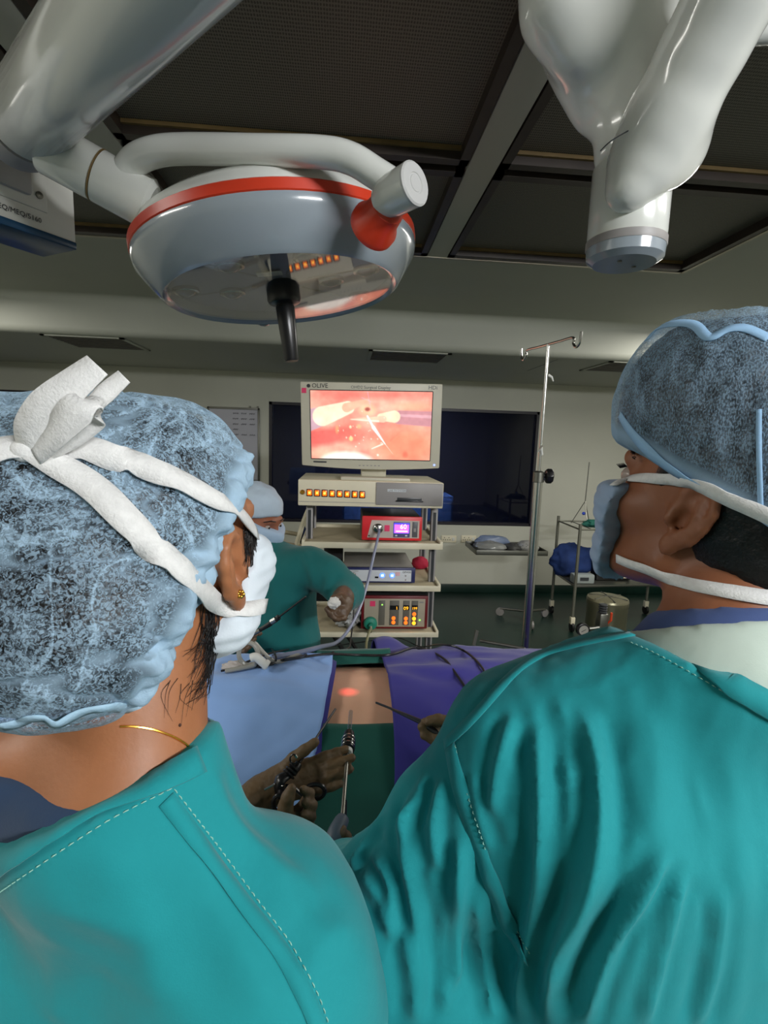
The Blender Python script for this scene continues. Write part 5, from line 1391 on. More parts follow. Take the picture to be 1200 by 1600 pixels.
ragl = [(272, 1233), (300, 1270), (341, 1324), (400, 1404), (453, 1473), (496, 1553), (516, 1610)]
p_, n_ = trace([tgA], ragl, 4); stitches(p_, n_, .0036, .0022, .0005).build('sleeve_stitching', THREAD, gownA)
seam([tgA], [(a-13, b+16) for a, b in ragl], .0115, 'sleeve_seam', GOWN, gownA, .0002, .0011)
# mask
def maskfield(H, g, ax_, front=.018, top=.004, tilt=0.0):
    F = Field(*ax_); k = H.sc
    for c, r in (((0, .034, -.030), (.062, .068, .078)), ((0, .070, -.086), (.028, .026, .022)), ((0, .102, -.030), (.022, .026, .026)), ((-.045, .058, -.022), (.026, .032, .024)), ((.045, .058, -.022), (.026, .032, .024))):
        F.add(F.ell(H.p(*c), [(q+g)*k for q in r], H.R), .03)
    for sx in (-1, 1): F.add(F.cap(H.p(sx*.056, .01, -.062), H.p(sx*.02, .074, -.090), (.019+g)*k, (.017+g)*k), .03)
    F.cut(F.plane(H.p(0, front, -.03), -H.f+H.u*tilt), .004); F.cut(F.plane(H.p(0, .10, top), H.u*1.0+H.f*.25), .004)
    return F
def box_axes(H, st, ext=(.15, .15, .17)):
    return tuple(np.arange(H.C[i]-ext[i], H.C[i]+ext[i], st, dtype=np.float32) for i in range(3))
def maskmat(name, rgb):
    m = mat(name, rgb, .75, bump=(500, .2, .0008), sheen=.1); return m
F = maskfield(HA, .006, box_axes(HA, .005), .012, .000, 1.0)
v, f = F.mesh(); v = relax(v, f, 1); v, f = subdivide(v, f); v = relax(v, f, 1); n = normals(v, f)
lz = (v-HA.C)@HA.u; v = v+n*(np.sin(lz*420)*.0007+vnoise(v, (60, 60, 60), 3, 2)*.002)[:, None]
maskA = vf_obj('face_mask', v, f, maskmat('white_mask_fabric', (214, 224, 232)), womanbody); tag(maskA, 'white pleated surgical mask'); tmA = bvh(v, f)
up1 = [(46, 704), (95, 702), (150, 708), (250, 742), (330, 782), (372, 806), (398, 842)]
lo1 = [(46, 708), (100, 735), (150, 768), (200, 818), (240, 858), (285, 898), (320, 932), (352, 950), (382, 958), (408, 945)]
for pts, wd in ((up1, [.014, .017, .017, .016, .014, .012, .010]), (lo1, [.013, .017, .018, .017, .016, .015, .013])):
    p, n = trace([tcA, tA, tmA], pts, 5)
    for _ in range(6): p[1:-1] = (p[:-2]+2*p[1:-1]+p[2:])/4
    ribbon(p+n*.003, n, wd, .0014, .001).build('mask_strap', STRAP, maskA, smooth=180)
p, n = trace([tcA], [(-8, 712), (14, 706), (46, 704)], 4); ribbon(p+n*.003, n, .016, .0014, .001).build('mask_strap', STRAP, maskA, smooth=180)
kp = shoot([tcA], 44, 704)[0]; kd_ = float((kp-CAM)@FW)
def fr3(pts, w, nm, nrmv):
    pp = np.array(spline([P(a, b, kd_+c) for a, b, c in pts], 8)); nn = np.array(spline(nrmv, 8)) if len(nrmv) == len(pts) else np.tile(nrm(nrmv[0]), (len(pp), 1))
    nn = nn/np.linalg.norm(nn, axis=1)[:, None]
    ribbon(pp, nn, w, .0012, 0).build(nm, STRAP, maskA, smooth=180)
cb = -FW
fr3([(48, 712, -.004), (50, 672, -.012), (74, 636, -.016), (112, 604, -.016), (153, 571, -.012)], [.013, .020, .021, .019, .0175], 'bow_tail', [cb, cb+RT*.3, cb+RT*.2-UP*.3, cb-UP*.2, cb+UP*.2])
fr3([(56, 712, -.006), (88, 676, -.014), (122, 640, -.018), (146, 630, -.014), (156, 640, -.008), (146, 656, -.004), (112, 684, -.003), (62, 712, -.003)],
    [.012, .019, .020, .016, .013, .014, .013, .010], 'bow_loop', [cb, cb-RT*.2, cb-UP*.2, RT*.4+UP*1.2+cb*.5, RT*1.0+cb*.3, -cb+UP*.4, -cb+UP*.5, -cb])
fr3([(140, 640, -.004), (166, 614, -.004), (195, 589, -.002)], [.010, .0115, .0105], 'bow_tail', [cb, cb-UP*.2, cb+UP*.2])
MB().ball(kp+np.array([0, -.004, 0]), (.008, .006, .007)).build('bow_knot', STRAP, maskA)
# necklace, earring, mole
p, n = trace([tA], [(188, 1135), (210, 1135), (240, 1140), (270, 1151), (290, 1163), (304, 1178)], 3)
MB().tube(p+n*.0008, .0009, 6).build('necklace', GOLD, womanbody)
sx = HA; HA.ear(Field(np.zeros(2), np.zeros(2), np.zeros(2)), 1, 32)
lb_ = shoot([tA], 373, 928); lbp = lb_[0] if lb_ else HA.lobe
ear_ = MB()
for k in range(7): ear_.ball(lbp+lb_[1]*.0015+RT*.0022*math.cos(k)+UP*.0022*math.sin(k*1.0)*(k > 0), .0017, 8, 6)
ear_.build('earring', GOLD, womanbody)
h = shoot([tA], 281, 1133)
if h: MB().ball(h[0], .0013, 8, 6).build('mole', mat('dark_mole', (70, 40, 28), .6), womanbody)
# loose hair at the nape and in front of the ear
rg = random.Random(5); hs = MB()
def strand(pts, r=.0006, lift=.0015):
    pp = []
    for q in spline([(a, b, 0) for a, b in pts], 5):
        hh = shoot([tA], q[0], q[1])
        if hh: pp.append(hh[0]+hh[1]*lift)
    if len(pp) > 2: hs.tube(pp, list(np.linspace(r, r*.25, len(pp))), 4)
for k in range(60):
    a = rg.random(); b = rg.random(); x0 = 316+rg.uniform(-4, 18); y0 = 925+a*90
    strand([(x0, y0), (x0+rg.uniform(-4, 8), y0+35), (x0-6+rg.uniform(-12, 8), y0+70), (x0-30*b-8, y0+78+rg.uniform(0, 30))], .0005, .001+rg.random()*.003)
for k in range(34):
    x0 = 382+rg.uniform(-3, 18); y0 = 818+rg.uniform(-10, 18)
    strand([(x0, y0), (x0+rg.uniform(-4, 5), y0+25), (x0+rg.uniform(-6, 8), y0+50+rg.random()*25)], .0007, .001+rg.random()*.0015)
for k in range(7):
    x0 = 255+rg.uniform(-5, 50); y0 = 1065+rg.uniform(-6, 14)
    strand([(x0, y0), (x0-8+rg.uniform(-8, 8), y0+22), (x0-4+rg.uniform(-14, 10), y0+40+rg.random()*25)], .00028, .001)
o = hs.build('loose_hair', HAIR, womanbody, smooth=180); o['kind'] = 'stuff'

# ---------------------------------------------------------------- man in the right foreground
rB, fB, uB = head_axes(-24, 13, 0)
EB = P(1070, 805, .50)
HB = Head(EB+rB*.076+fB*.006+uB*.004, (rB, fB, uB), 1.04, 1.2)
bB = math.radians(-6); RBB = np.array([[math.cos(bB), -math.sin(bB), 0], [math.sin(bB), math.cos(bB), 0], [0, 0, 1.0]]); brB, bfB = RBB[0], RBB[1]
NBB = P(1125, 1010, .50); SLB = P(812, 1165, .53); SRB = NBB-(SLB-NBB)*np.array([1, 1, -1])+bfB*.0
def torsoB(F, g):
    F.add(F.cap(HB.p(0, -.035, -.05), NBB-np.array([0, 0, .02]), .056+g*.5, .064+g), .02)
    for S in (SLB, SRB): F.add(F.cap(NBB-np.array([0, 0, .03]), S, .056+g, .054+g), .03)
    c = (SLB+SRB)/2
    F.add(F.box(c-np.array([0, 0, .27])+bfB*.02, (.19+g, .105+g, .29+g), .10, RBB), .05)
bodyB = Field(axis_pts([(.0, .012), (.22, .006), (.28, .0036), (.37, .006), (.50, .010), (.76, .012)]),
              axis_pts([(.26, .010), (.40, .0045), (.66, .008), (.72, .01)]),
              axis_pts([(-.01, .03), (.9, .02), (1.3, .008), (1.56, .004), (1.68, .006), (1.86, .006)]))
HB.sculpt(bodyB, flare=6); torsoB(bodyB, 0)
hipB = (SLB+SRB)/2*np.array([1, 1, 0])
for s in (-1, 1):
    q = hipB+brB*.10*s; F = bodyB
    F.add(F.cap(q+np.array([0, 0, .85]), q+np.array([0, 0, .09]), .09, .05), .03)
    F.add(F.cap(q+np.array([0, -.04, .04]), q+bfB*.15+np.array([0, 0, .035]), .040, .036), .02)
v, f = bodyB.mesh(); v = relax(v, f, 1, .4)
man = vf_obj('person', v, f, SKB); tag(man, 'person with seamed blue cap and tied mask in a teal gown, face in profile', 'person')
tB = bvh(v, f)
for sx in (-1,):
    c = HB.p(sx*.033, .0865, .006); MB().ball(c, .0118, 16, 12).build('eye', EYEW, man)
    MB().ball(HB.p(sx*.033, .0935, .006), .0060, 12, 8).build('iris', EYED, man)
eb = MB()
for k in range(60):
    t = k/59; a = HB.p(-.012-.042*t, .104-.030*t*t, .030+.006*math.sin(PI*t)); eb.tube([a+HB.u*rg.uniform(-.003, .003), a-HB.r*.008+HB.u*rg.uniform(-.001, .004)-HB.f*.002], [.0006, .0002], 4)
for k in range(16):
    t = k/15; a = HB.p(-.024-.020*t, .1015-.006*t, .012); eb.tube([a, a+HB.f*.007+HB.u*.003], [.0004, .0001], 4)
o = eb.build('brow_and_lashes', HAIR, man); 
# hair
ax_b = box_axes(HB, .005, (.17, .17, .19))
F = Field(*ax_b)
F.add(F.ell(HB.p(0, -.012, .03), [q*1.04+.004 for q in (.076, .097, .088)], HB.R), .01)
F.add(F.cap(HB.p(0, -.045, -.02), HB.p(0, -.052, -.075), .062, .056), .03)
F.cut(F.plane(HB.p(0, .040, 0), HB.f), .003)
F.cut(F.plane(HB.p(0, -.03, -.078), -HB.u+HB.f*.9), .003)
F.sub(F.ell(HB.p(-.075, .020, -.035), [.05, .036, .052], HB.R), .004); F.sub(F.ell(HB.p(-.085, -.004, .008), [.03, .030, .036], HB.R), .004)
G_ = Field(*ax_b); G_.add(G_.ell(P(1142, 642, .54), (.1095, .104, .1015), camR), .02); G_.add(G_.ell(HB.p(0, -.022, .030), (.086, .114, .102), HB.R), .03); bn = nrm(-RT*180-UP*232); rd_ = nrm(RAY(1085, 758)); bn = bn-rd_*(bn@rd_); G_.cut(G_.plane(P(1085, 750, .5), bn), .004); F.add(G_.d, .004)
v, f = F.mesh(); v = relax(v, f, 1); n = normals(v, f); v = v+n*(vnoise(v, (120, 120, 120), 8, 2)*.003)[:, None]
vf_obj('hair', v, f, HAIR, man); thB = bvh(v, f)
# cap
F = Field(*[np.arange(HB.C[i]-.2, HB.C[i]+.2, .005, dtype=np.float32) for i in range(3)])
F.add(F.ell(P(1142, 642, .54), (.118, .1125, .110), camR), .02); F.add(F.ell(HB.p(0, -.022, .030), (.094, .122, .110), HB.R), .03)
bp, bn = P(1085, 758, .5), -RT*180-UP*232; bn = nrm(bn); rd_ = nrm(RAY(1085, 758)); bn = bn-rd_*(bn@rd_)
F.cut(F.plane(bp, bn), .004)
v, f = F.mesh(); v = relax(v, f, 1); v, f = subdivide(v, f); v = relax(v, f, 1); n = normals(v, f)
d_br = (v-bp)@nrm(bn)
v2 = v+n*(np.maximum(vnoise(v, (16, 16, 10), 5, 3), -.12)*.010)[:, None]
t0 = bvh(v2, f)
v2 = folds(v2, f, [([(1060, 540), (1040, 590), (1010, 640), (990, 670)], .003, .010), ([(1110, 530), (1090, 580), (1060, 620)], .0035, .010), ([(1150, 560), (1130, 620), (1085, 660)], .003, .012), ([(1000, 560), (1010, 620), (1030, 660)], .004, .008)], [t0])
CAPB = netcap('blue_woven_cap', (164, 194, 218), 800.0, .2, .38, .56, (1, 1, .5), .12, .6)
capB = vf_obj('surgeon_cap', v2, f, CAPB, man); tag(capB, 'blue see-through surgeon cap with pale seam band')
set_dense(capB, np.clip(np.exp(-((d_br+.008)/.009)**2)*.8, 0, 1)); tcB = bvh(v2, f)
SEAMB = mat('pale_blue_seam', (150, 190, 225), .8, bump=(400, .3, .001))
for pts, wd in (([(1012, 532), (1030, 512), (1062, 506), (1088, 510), (1108, 530), (1135, 516), (1165, 514), (1200, 530)], [.006, .010, .010, .009, .008, .010, .010]),
                ([(970, 648), (985, 672), (1010, 700), (1045, 730), (1085, 754), (1130, 778), (1205, 822)], [.008, .012, .013, .013, .012])):
    p, n = trace([tcB], pts, 4); ribbon(p, n, wd, .001, .0006).build('seam_band', SEAMB, capB, smooth=180)
p, n = trace([tcB], [(1186, 640), (1186, 700), (1188, 760), (1190, 812)], 4)
if len(p) > 3: ribbon(p, n, .004, .001, .0006).build('seam_band', SEAMB, capB, smooth=180)
# mask
F = maskfield(HB, .014, box_axes(HB, .005), .068, -.004, -.15)
v, f = F.mesh(); v = relax(v, f, 1); v, f = subdivide(v, f); v = relax(v, f, 1); n = normals(v, f)
lz = (v-HB.C)@HB.u; v = v+n*(np.sin(lz*330)*.0010)[:, None]
maskB = vf_obj('face_mask', v, f, maskmat('pale_blue_mask_fabric', (150, 172, 200)), man); tag(maskB, 'pale blue surgical mask'); tmB = bvh(v, f)
trees = [tcB, tB, tmB, thB]
for pts, wd in (([(960, 762), (968, 756), (980, 751), (1010, 748), (1050, 747), (1090, 754), (1140, 778), (1205, 806), (1260, 832)], [.008, .010, .012, .013, .013, .014, .015]),
                ([(968, 872), (985, 880), (1010, 886), (1040, 900), (1070, 912), (1110, 921), (1150, 928), (1205, 936), (1255, 938)], [.010, .011, .012, .014, .014, .014])):
    p, n = trace(trees, pts, 4)
    for _ in range(10): p[1:-1] = (p[:-2]+2*p[1:-1]+p[2:])/4
    ribbon(p+n*.002, n, wd, .0014, .001).build('mask_strap', STRAP, maskB, smooth=180)
# shirt collar, pale undergown, teal gown
gridB = (axis_pts([(-.06, .008), (.46, .008), (.62, .016), (.82, .02)]), axis_pts([(.22, .008), (.62, .008), (.92, .014)]), axis_pts([(.22, .03), (.9, .012), (1.05, .008), (1.62, .008)]))
front = NBB+bfB*.10
a, b_ = hit(tB, 1035, 952, .5), hit(tB, 1195, 944, .45)
shB, tshB, _, _ = shell('shirt', NAVYB, man, .005, [plane3(a, b_, front+np.array([0, 0, .0]), (0, 0, 1))], gridB, tors=torsoB, zmin=1.42); tag(shB, 'slate blue shirt collar')
a, b_ = hit(tB, 985, 982, .5), hit(tB, 1195, 966, .45)
unB, tunB, _, _ = shell('undergown', WHITEU, man, .010, [plane3(a, b_, front-np.array([0, 0, .02]), (0, 0, 1))], gridB, tors=torsoB, zmin=1.38, noise=lambda v: vnoise(v, (12, 12, 12), 4, 3)*.004); tag(unB, 'pale green white undergown')
ELB = P(628, 1420, .56); WRB = P(522, 1350, .82); HANDB = P(700, 1140, .95)
def armsB(F, g):
    F.add(F.chain([SLB, (SLB+ELB)/2, ELB], [.056, .074, .076], .03), .04)
    F.add(F.chain([ELB, P(570, 1400, .68), WRB], [.072, .056, .044], .03), .04)
    F.add(F.cap(ELB+np.array([0.01, 0, -.02]), P(690, 1680, .50), .075, .075), .05)
    F.add(F.cap(SRB, SRB+np.array([.03, .05, -.3]), .06, .055), .04)
    F.add(F.box(np.array([hipB[0], hipB[1]+.02, .66]), (.22, .15, .42), .12, RBB), .06)
h1, h2 = hit(tB, 985, 990, .5), hit(tB, 1195, 1080, .42)
fold_B = [([(890, 1085), (915, 1130), (930, 1190), (937, 1265), (928, 1360), (906, 1425), (870, 1499), (845, 1610)], .020, .009),
          ([(838, 1090), (840, 1157), (844, 1265), (846, 1372), (826, 1486), (796, 1610)], .016, .008),
          ([(1050, 1315), (1000, 1405), (950, 1484), (905, 1620)], .013, .0065), ([(1072, 1350), (1040, 1470), (1000, 1620)], .008, .006),
          ([(1010, 1100), (1024, 1200), (1014, 1330)], .005, .014), ([(1128, 1370), (1114, 1518), (1075, 1620)], .007, .007), ([(1120, 1130), (1145, 1260), (1155, 1400), (1145, 1610)], .004, .016),
          ([(806, 1105), (780, 1190), (764, 1290)], .010, .007), ([(866, 1080), (888, 1150), (884, 1240)], .006, .008), ([(900, 1180), (890, 1290), (880, 1370)], .006, .010),
          ([(718, 1300), (716, 1400), (712, 1560)], .018, .008), ([(650, 1215), (632, 1300), (642, 1390), (655, 1470), (668, 1600)], .011, .008),
          ([(692, 1215), (676, 1290), (690, 1370)], .009, .007), ([(606, 1270), (572, 1315), (545, 1360)], .009, .007), ([(740, 1200), (748, 1270), (770, 1340)], .006, .006),
          ([(575, 1325), (604, 1370), (612, 1420), (602, 1490)], .010, .007), ([(664, 1205), (652, 1250), (612, 1308)], .008, .007), ([(560, 1360), (590, 1400), (600, 1450)], .008, .007),
          ([(742, 1380), (750, 1470), (775, 1610)], .013, .008), ([(627, 1440), (642, 1520), (652, 1610)], .012, .008), ([(690, 1400), (690, 1500), (700, 1600)], .010, .008)]
gB = shell('gown', GOWN, man, .024, [plane3(h1, h2, front-np.array([0, 0, .03]), (0, 0, 1))], gridB, tors=torsoB, extra=armsB, noise=lambda v: vnoise(v, (8, 8, 3), 24, 2)*.008+np.abs(vnoise(v, (40, 40, 12), 25, 2))*.0045, lines=fold_B, sub=1)
gownB, tgB = gB[0], gB[1]; tag(gownB, 'teal cotton surgical gown with deep folds')
arm = [(694, 1166), (704, 1210), (716, 1252), (735, 1310), (752, 1360), (782, 1436), (812, 1497)]
seam([tgB], [(a+10, b) for a, b in arm], .016, 'armhole_band', GOWN, gownB, .0006, .0016)
p_, n_ = trace([tgB], [(a+18, b-2) for a, b in arm], 4); stitches(p_, n_, .003, .0022, .00045).build('armhole_stitching', THREAD, gownB)
seam([tgB], [(986, 992), (940, 1000), (883, 1012), (835, 1030), (794, 1062), (744, 1118), (696, 1164)], .011, 'shoulder_band', GOWN, gownB, .0006, .0016)
seam([tgB], [(990, 990), (1030, 1006), (1073, 1028), (1130, 1062), (1205, 1104), (1270, 1138)], .022, 'collar_band', GOWN, gownB, .0004, .0016)
p_, n_ = trace([tgB], [(985, 1004), (1030, 1024), (1105, 1066), (1205, 1126), (1270, 1160)], 4); stitches(p_, n_, .003, .0022, .00045).build('collar_stitching', THREAD, gownB)
# ---------------------------------------------------------------- assistant behind the table
rC, fC, uC = head_axes(122, -14, 0)
HC = Head(P(400, 812, 1.95), (rC, fC, uC), 1.0)
NBC = P(420, 868, 1.93); SLC = P(482, 884, 1.87); SRC = NBC-(SLC-NBC)*np.array([1, 1, -1])
cC = (SLC+SRC)/2; bC = math.atan2(-(SRC-SLC)[1], -(SRC-SLC)[0]); ex = nrm((SLC-SRC)*np.array([1, 1, 0])); ey = np.array([-ex[1], ex[0], 0]); RCC = np.array([ex, ey, [0, 0, 1.0]])
def torsoC(F, g):
    F.add(F.cap(HC.p(0, -.03, -.06), NBC, .052+g*.4, .06+g), .02)
    for S in (SLC, SRC): F.add(F.cap(NBC-np.array([0, 0, .03]), S, .055+g, .055+g), .03)
    F.add(F.box(cC-np.array([0, 0, .27]), (.165+g, .105+g, .30+g), .09, RCC), .05)
F = Field(np.arange(-.75, .12, .009), np.arange(1.62, 2.26, .009), axis_pts([(-.01, .03), (.8, .015), (1.2, .006), (1.52, .006)]))
HC.sculpt(F); torsoC(F, 0)
for s in (-1, 1):
    q = cC*np.array([1, 1, 0])+ex*.09*s
    F.add(F.cap(q+np.array([0, 0, .75]), q+np.array([0, 0, .09]), .08, .045), .03); F.add(F.cap(q+np.array([0, .04, .035]), q-ey*.13+np.array([0, 0, .03]), .036, .032), .02)
v, f = F.mesh(); v = relax(v, f, 1, .4)
assist = vf_obj('person', v, f, SKC); tag(assist, 'person in dark green gown holding an instrument on the far side of the table', 'person'); tC = bvh(v, f)
for sx in (-1, 1):
    MB().ball(HC.p(sx*.033, .0845, .005), .0105, 12, 8).build('eye', EYEW, assist); MB().ball(HC.p(sx*.033, .0915, .004), .0056, 10, 6).build('iris', EYED, assist)
    MB().tube([HC.p(sx*.014, .103, .030), HC.p(sx*.034, .099, .034), HC.p(sx*.056, .081, .026)], [.002, .003, .0015], 6).build('eyebrow', HAIR, assist)
F = Field(*box_axes(HC, .007)); F.add(F.ell(HC.p(0, -.012, .045), (.090, .112, .100), HC.R), .02); F.cut(F.plane(HC.p(0, .09, .045), -HC.u+HC.f*.35), .004)
v, f = F.mesh(); v = relax(v, f, 1); n = normals(v, f); v = v+n*(vnoise(v, (40, 40, 40), 5, 2)*.006)[:, None]
o = vf_obj('surgeon_cap', v, f, mat('pale_blue_cap_cloth', (176, 192, 206), .8), assist)
F = maskfield(HC, .010, box_axes(HC, .006), .020, .000); v, f = F.mesh(); v = relax(v, f, 2)
vf_obj('face_mask', v, f, maskmat('pale_blue_mask_fabric_light', (176, 200, 226)), assist)
ELC = P(540, 925, 1.82); WC1 = P(537, 938, 1.71); WC2 = P(350, 998, 1.69); ELC2 = P(330, 985, 1.85)
def armsC(F, g):
    F.add(F.chain([SLC, (SLC+ELC)/2+np.array([0, 0, .015]), ELC, WC1], [.062, .066, .062, .044], .03), .04)
    F.add(F.chain([SRC, ELC2, WC2], [.06, .06, .042], .03), .04)
    F.add(F.box(np.array([cC[0], cC[1], .62]), (.185, .13, .40), .11, RCC), .06)
gridC = (np.arange(-.80, .20, .011), np.arange(1.48, 2.30, .011), axis_pts([(.18, .03), (.8, .014), (1.45, .011)]))
g = shell('gown', GOWNC, assist, .014, [(HC.p(0, .0, -.07), np.array([0, 0, 1.0]))], gridC, tors=torsoC, extra=armsC, noise=lambda v: vnoise(v, (7, 7, 5), 34, 3)*.012, sub=0,
          lines=[([(470, 850), (488, 900), (498, 960)], .012, .014), ([(450, 860), (460, 930), (470, 1000)], .006, .02), ([(520, 890), (505, 930), (500, 965)], .012, .012)])
tag(g[0], 'dark green surgical gown')

# ---------------------------------------------------------------- gloved hands
def hand(name, parent, m, fingers, palm, arm, st=.0032, label=None):
    """fingers: joint lists of (px,py,depth) with radii; palm: capsules; arm: chain"""
    pts = [P(*q) for fg, _ in fingers for q in fg]+[P(*q) for c in palm for q in c[:2]]+[P(*q) for q in arm[0]]
    pts = np.array(pts); lo = pts.min(0)-.05; hi = pts.max(0)+.05
    F = Field(*[np.arange(lo[i], hi[i], st) for i in range(3)])
    for a, b, ra, rb in palm: F.add(F.cap(P(*a), P(*b), ra, rb), .014)
    F.add(F.chain([P(*q) for q in arm[0]], arm[1], .02), .02)
    H_ = None
    for fg, rr in fingers:
        q = F.chain([P(*p) for p in fg], rr, .004); F.add(q, .0045)
    v, f = F.mesh(); v = relax(v, f, 1, .4); v, f = subdivide(v, f); v = relax(v, f, 1, .4)
    v = v+normals(v, f)*(vnoise(v, (160, 160, 160), 6, 2)*.0010)[:, None]
    o = vf_obj(name, v, f, m, parent)
    if label: tag(o, label)
    return o
R4 = [.0100, .0092, .0086, .0076]
hand('glove', womanbody, GLOVE,
     [([(486, 1192, .935), (508, 1182, .94), (526, 1176, .95), (540, 1171, .955)], R4), ([(492, 1206, .930), (514, 1197, .93), (534, 1190, .935), (550, 1184, .94)], R4),
      ([(492, 1222, .925), (512, 1214, .92), (532, 1208, .925), (547, 1202, .93)], R4), ([(484, 1238, .92), (502, 1233, .915), (518, 1229, .915), (532, 1225, .92)], [.0095, .0085, .0078, .007]),
      ([(440, 1205, .925), (458, 1186, .92), (476, 1172, .925), (492, 1160, .93)], [.0135, .0115, .0100, .0085])],
     [((438, 1218, .925), (478, 1200, .935), .021, .017), ((440, 1228, .92), (484, 1218, .93), .021, .017), ((442, 1236, .92), (478, 1234, .925), .018, .014), ((425, 1225, .92), (450, 1205, .925), .018, .014)],
     ([(438, 1224, .92), (405, 1242, .91), (350, 1285, .86), (300, 1330, .80)], [.024, .027, .031, .036]), label='brown gloved hand stretched flat under the instrument')
hand('glove', womanbody, GLOVE,
     [([(446, 1290, .845), (446, 1262, .84), (450, 1246, .838), (455, 1233, .84)], [.0150, .0125, .0108, .0088]),
      ([(466, 1268, .865), (478, 1252, .872), (484, 1240, .865), (474, 1234, .85)], R4), ([(468, 1282, .865), (482, 1268, .872), (488, 1258, .862), (477, 1254, .848)], R4),
      ([(468, 1298, .862), (482, 1286, .868), (486, 1276, .858), (476, 1272, .846)], R4), ([(464, 1312, .858), (477, 1302, .862), (481, 1293, .855), (472, 1289, .845)], [.0092, .0084, .0078, .007])],
     [((448, 1312, .845), (464, 1276, .86), .020, .016), ((446, 1318, .845), (462, 1296, .858), .021, .017)],
     ([(448, 1312, .845), (438, 1345, .82), (430, 1420, .74), (440, 1500, .64)], [.025, .028, .033, .037]), label='brown gloved hand closed on the instrument handle')
hand('glove', man, GLOVE, [([(688, 1150, .96), (672, 1140, .965), (658, 1136, .965)], [.010, .009, .008]), ([(692, 1138, .96), (676, 1131, .965), (664, 1128, .96)], [.010, .009, .008]), ([(690, 1164, .955), (674, 1154, .96), (662, 1149, .96)], [.010, .009, .008]),
      ([(700, 1128, .945), (684, 1124, .945), (670, 1127, .945)], [.011, .010, .009])],
     [((720, 1150, .95), (692, 1142, .958), .022, .018), ((722, 1162, .95), (694, 1156, .955), .020, .016)], ([(722, 1156, .95), (760, 1185, .90), (800, 1240, .82)], [.024, .028, .034]), label='brown gloved hand half hidden by the shoulder')
hand('glove', man, GLOVE, [([(522, 1318, .80), (528, 1304, .80), (534, 1296, .79)], [.010, .009, .008]), ([(516, 1322, .80), (522, 1308, .795), (530, 1302, .785)], [.010, .009, .008]), ([(530, 1326, .80), (540, 1316, .80), (542, 1306, .795)], [.010, .009, .008]), ([(526, 1330, .805), (536, 1322, .805), (540, 1314, .80)], [.010, .009, .008])],
     [((506, 1340, .83), (524, 1322, .81), .022, .018)], ([(506, 1342, .835), (500, 1350, .84), (520, 1368, .78)], [.024, .026, .03]), label='gloved hand hidden below the scope handle')
GLOVE2 = mat('brown_latex_glove_far', (98, 76, 58), .45, bump=(120, .2, .002))
hand('glove', assist, GLOVE2, [([(520, 946, 1.60), (512, 952, 1.585), (518, 958, 1.575)], [.010, .0095, .0085]), ([(524, 954, 1.60), (516, 960, 1.585), (522, 965, 1.575)], [.010, .0095, .0085]), ([(530, 960, 1.60), (524, 967, 1.585), (530, 968, 1.575)], [.010, .0095, .0085]),
      ([(536, 942, 1.60), (530, 934, 1.585), (520, 934, 1.57)], [.011, .0105, .009]), ([(540, 958, 1.60), (538, 966, 1.585), (536, 966, 1.575)], [.009, .009, .008])],
     [((532, 940, 1.63), (528, 954, 1.60), .026, .022), ((540, 945, 1.63), (536, 956, 1.60), .024, .020)], ([(532, 942, 1.63), (536, 935, 1.68), (538, 930, 1.74)], [.028, .032, .036]), .0045)
hand('glove', assist, GLOVE2, [([(384, 982, 1.60), (398, 985, 1.585), (406, 990, 1.58)], [.010, .0095, .0085]), ([(382, 993, 1.60), (396, 998, 1.585), (392, 1004, 1.575)], [.010, .0095, .0085]), ([(378, 1003, 1.60), (391, 1008, 1.585), (386, 1013, 1.575)], [.010, .0095, .0085]),
      ([(372, 985, 1.59), (386, 990, 1.57), (398, 992, 1.565)], [.011, .0105, .009]), ([(374, 1010, 1.60), (384, 1015, 1.585), (380, 1018, 1.575)], [.009, .009, .008])],
     [((362, 990, 1.61), (382, 990, 1.60), .028, .022), ((362, 1002, 1.61), (378, 1004, 1.60), .026, .020)], ([(362, 996, 1.61), (345, 998, 1.64), (325, 995, 1.70)], [.03, .034, .038]), .0045)

# ================================================================ INSTRUMENTS AND CABLES
gr = thing('laparoscopic_grasper', 'black ring-handled laparoscopic grasper held in the brown gloved hands', 'instrument', P(460, 1225, .89))
MB().tube([P(524, 1108, 1.075), P(468, 1192, .905)], .0022, 10).build('shaft', BLACK, gr)
MB().tube(spline([P(468, 1192, .905), P(463, 1200, .90), P(456, 1208, .895)], 4), [.004, .006, .0065, .007, .0075, .0075, .008, .008, .008], 14).build('shaft_collar', BLACK, gr)
c0 = P(454, 1206, .893); cx = nrm(P(468, 1192, .905)-P(440, 1228, .88))
MB().lathe(c0-cx*.008, cx, [(.006, 0), (.012, .002), (.012, .005), (.008, .006), (.0115, .008), (.0115, .011), (.007, .013), (.011, .015), (.0105, .018), (.006, .020)], 10).build('rotation_knob', BLACK, gr)
tor = [P(459+6*math.cos(a), 1186+7*math.sin(a), .895) for a in np.linspace(0.5, 5.8, 14)]
MB().tube(tor, .0016, 6).build('flush_port', BLACK, gr); MB().tube([P(461, 1180, .893), P(464, 1184, .893)], .0022, 6).build('port_tip', STEEL, gr)
MB().tube(spline([P(452, 1210, .892), P(440, 1217, .885), P(436, 1226, .882), P(438, 1238, .88)], 5), list(np.interp(np.linspace(0, 1, 16), [0, .4, 1], [.008, .0125, .0115])), 12, flat=.7).build('handle_body', BLACK, gr)
MB().tube([P(430, 1225, .876), P(413, 1234, .868)], .0018, 8).build('electrode_pin', STEEL, gr)
MB().ball(P(441, 1228, .871), .0016, 8, 6).build('pivot_screw', STEEL, gr)
MB().tube(spline([P(446, 1228, .885), P(458, 1230, .885), P(470, 1240, .885), P(482, 1250, .885)], 5), .0042, 8, flat=.7).build('ring_stem', BLACK, gr)
